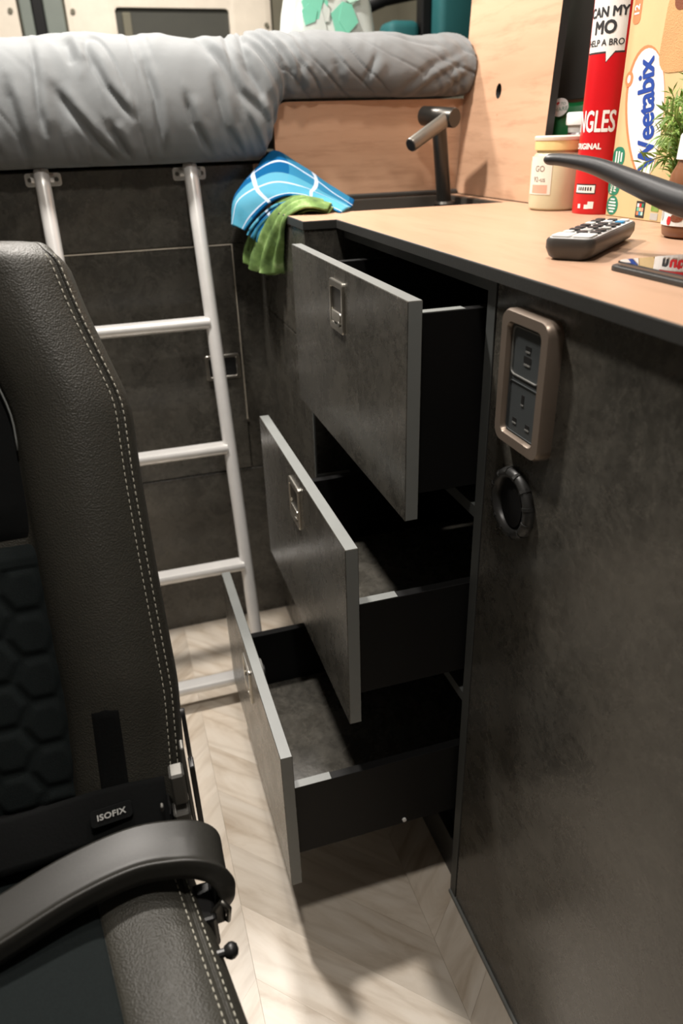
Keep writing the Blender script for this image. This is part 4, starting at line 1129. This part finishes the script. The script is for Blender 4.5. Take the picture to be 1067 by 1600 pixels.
for off, w_ in ((-.0032, .0004), (.0034, .0022)):
    stitches('stitching', lambda t, off=off, w_=w_: bk(us(.028 + .482 * t) + off, .028 + .482 * t, w_), .49, bk_o)
# cushion
def xs_(y): return -.368 + (.4550 - y) * .1733 if y > .30 else -.3411 + (.30 - y) * .05
def csec(y, k=1.0, dz=0.0):
    e = xs_(y)
    h = [(-.575, .350), (-.45, .350), (e - .01, .352), (e + .008, .366), (e + .0145, .395), (e + .0130, .424), (e + .0070, .4415), (e + .0015, .4478), (e - .0005, .4470), (e - .0040, .4500),
         (e - .016, .4552), (e - .036, .4580), (e - .056, .4565), (e - .0665, .4535), (e - .0690, .4515), (e - .0715, .4530), (e - .085, .4545), (-.50, .4555), (-.575, .456)]
    return [(a, .40 + (z - .40) * k + dz) for a, z in h]
def cfull(h):
    R_ = crom([(a, b, 0) for a, b in h], 4); L_ = [Vector((-1.15 - p.x, p.y, 0)) for p in R_[-2:0:-1]]; return R_ + L_
bm = BM(); loops = []
ysq = [.492, .490, .484, .474, .460] + [.44 - .0155 * i for i in range(30)]
for i, y in enumerate(ysq):
    k = (.45, .72, .90, .97, 1.0)[i] if i < 5 else 1.0
    loops.append([(p.x, y, p.y) for p in cfull(csec(y, k))])
yl = ysq[-1]
for i in range(1, 8):
    a = PI / 2 * i / 7; loops.append([(p.x, yl - .05 * math.sin(a), p.y) for p in cfull(csec(yl, max(.1, math.cos(a)), -.01 * (1 - math.cos(a))))])
rows_ = loft(bm, loops, True, True, True)
for f_ in bm.faces:
    c_ = f_.calc_center_median()
    if c_.z > .445 and xs_(c_.y) - .069 > c_.x > -1.15 - xs_(c_.y) + .069: f_.material_index = 1
cu_o = finish('cushion', bm, ['leather', 'seat_fabric'], st, True, 65)
for off, z in ((.0042, .4462), (-.0046, .4510)):
    stitches('stitching', lambda t, off=off, z=z: Vector((xs_(.470 - .40 * t) + off, .470 - .40 * t, z)), .40, cu_o)
bm = BM(); box(bm, -.76, -.39, .05, .56, .20, .352, .01, 2); box(bm, -.74, -.41, .10, .52, .0005, .20); finish('seat_base', bm, 'black_plastic', st)
bm = BM(); box(bm, -.80, -.362, .480, .560, .36, .475, .006, 2); finish('seat_frame', bm, 'black_plastic', st)
# cover flap with the lettering
bm = BM(); rows = []
for i in range(9):
    t = i / 8; rows.append([Vector((-.365 - .30 * s_ / 10, .503 - .030 * t + .003 * math.sin(s_), .498 - .032 * t ** 1.2)) for s_ in range(11)])
fo = thing  # keep name space tidy
loft(bm, rows, False); fl = soft(finish('isofix_flap', bm, 'black_cloth', st, True), .004)
bm = BM()
fv = Vector((0, .70, .714)).normalized(); fnr = Vector((0, -.714, .70)).normalized(); f0 = Vector((-.4130, .4845, .4885))
box_pts = rrect(.036, .014, .003)
slab(bm, box_pts, lambda a, b, c: f0 + Vector((a * .985, .12 * a, -.03 * a)) + fv * b + fnr * c, -.001, .002, .0008); tgp = finish('label_tab', bm, 'black_cloth', fl)
lettering('ISOFIX', .0080, lambda a, b, d: f0 + Vector((a * .985, .12 * a, -.03 * a)) + fv * b + fnr * d, 'print_grey', fl, .0028, bold=.0002, sy=.85, space=1.05)
# recliner bracket at the hinge
bm = BM()
slab(bm, ell(.018, .062, 24), lambda a, b, c: Vector((-.3415 + c, .520 + a - .0 , .525 + b)), 0, .004, .001); finish('hinge_cover', bm, 'black_plastic', st, True, 40)
bm = BM(); box(bm, -.3470, -.3435, .488, .500, .440, .540, .001, 1); finish('hinge_plate', bm, 'hinge_metal', st)
bm = BM(); box(bm, -.3600, -.3470, .478, .495, .484, .520, .0020, 1); finish('hinge_block', bm, 'hinge_metal', st)
bm = BM(); box(bm, -.3620, -.3470, .474, .492, .458, .478, .0020, 1); finish('hinge_block', bm, 'hinge_metal', st)
bm = BM(); box(bm, -.3720, -.3690, .480, .490, .442, .486, .0008, 1); finish('guide_rail', bm, 'hinge_metal', st)
bm = BM(); box(bm, -.3420, -.3370, .492, .506, .430, .512, .001, 1); finish('side_plate', bm, 'black_plastic', st)
# height knob on the side of the cushion
bm = BM(); cyl(bm, (-.352, .366, .436), (-.3360, .366, .436), .0034, 10); kn = finish('knob_stem', bm, 'black_plastic', st)
bm = BM(); kc_ = Vector((-.3335, .366, .436)); prk = [(.0001, -.0062), (.0045, -.0050), (.0066, -.001), (.0064, .002), (.0042, .0050), (.0001, .0060)]
loft(bm, [[kc_ + Vector((h_, r * math.cos(2 * PI * k / 16), r * math.sin(2 * PI * k / 16))) for k in range(16)] for r, h_ in prk], True, True, True); finish('knob', bm, 'black_plastic', st, True)

# seat belt lying over the cushion
bm = BM()
def belt_row(c, wd, nr, curl, W_=.056):
    out = []
    for k in range(29):
        s_ = k / 28 - .5       # -.5 far edge, .5 near edge
        lift = .0012 * math.cos(s_ * PI) + .0052 * math.exp(-((s_ - .36) / .075) ** 2) - .011 * max(0, s_ - .40) / .10
        out.append(c + wd * (s_ * W_) + nr * lift)
    return out
path = [(-.80, .370, .466), (-.70, .380, .468), (-.60, .393, .472), (-.52, .408, .478), (-.45, .430, .485), (-.40, .440, .487), (-.365, .439, .484), (-.345, .436, .479), (-.332, .433, .469), (-.327, .429, .455), (-.330, .425, .442), (-.337, .420, .432), (-.341, .416, .420)]
pc_ = crom(path, 6); rows = []
for i, p in enumerate(pc_):
    t = (pc_[min(i + 1, len(pc_) - 1)] - pc_[max(i - 1, 0)]).normalized()
    wd = Vector((.0, -1, -.15)); wd = (wd - t * wd.dot(t)).normalized(); nr = t.cross(wd); nr = -nr if (nr.z < 0 and i < len(pc_) * .55) else nr
    if i >= len(pc_) * .55 and nr.x < 0: nr = -nr
    fr = i / (len(pc_) - 1)
    rows.append(belt_row(p, wd, nr, .055, .047 - .005 * smooth(.75, 1, fr)))
loft(bm, rows, False)
bl = thing('seat_belt', (-.55, .41, .46), 'black seat belt strap lying across the seat cushion', 'belt')
soft(finish('strap', bm, 'webbing', bl, True), .0022)
bm = BM(); sweep(bm, [(-.338, .411, .418), (-.331, .401, .423), (-.329, .399, .440), (-.335, .402, .448)], .0022, 8); finish('belt_clip', bm, 'dark_steel', bl, True)
bm = BM(); box(bm, -.356, -.340, .394, .431, .402, .440, .003, 2); finish('belt_anchor', bm, 'black_plastic', bl)
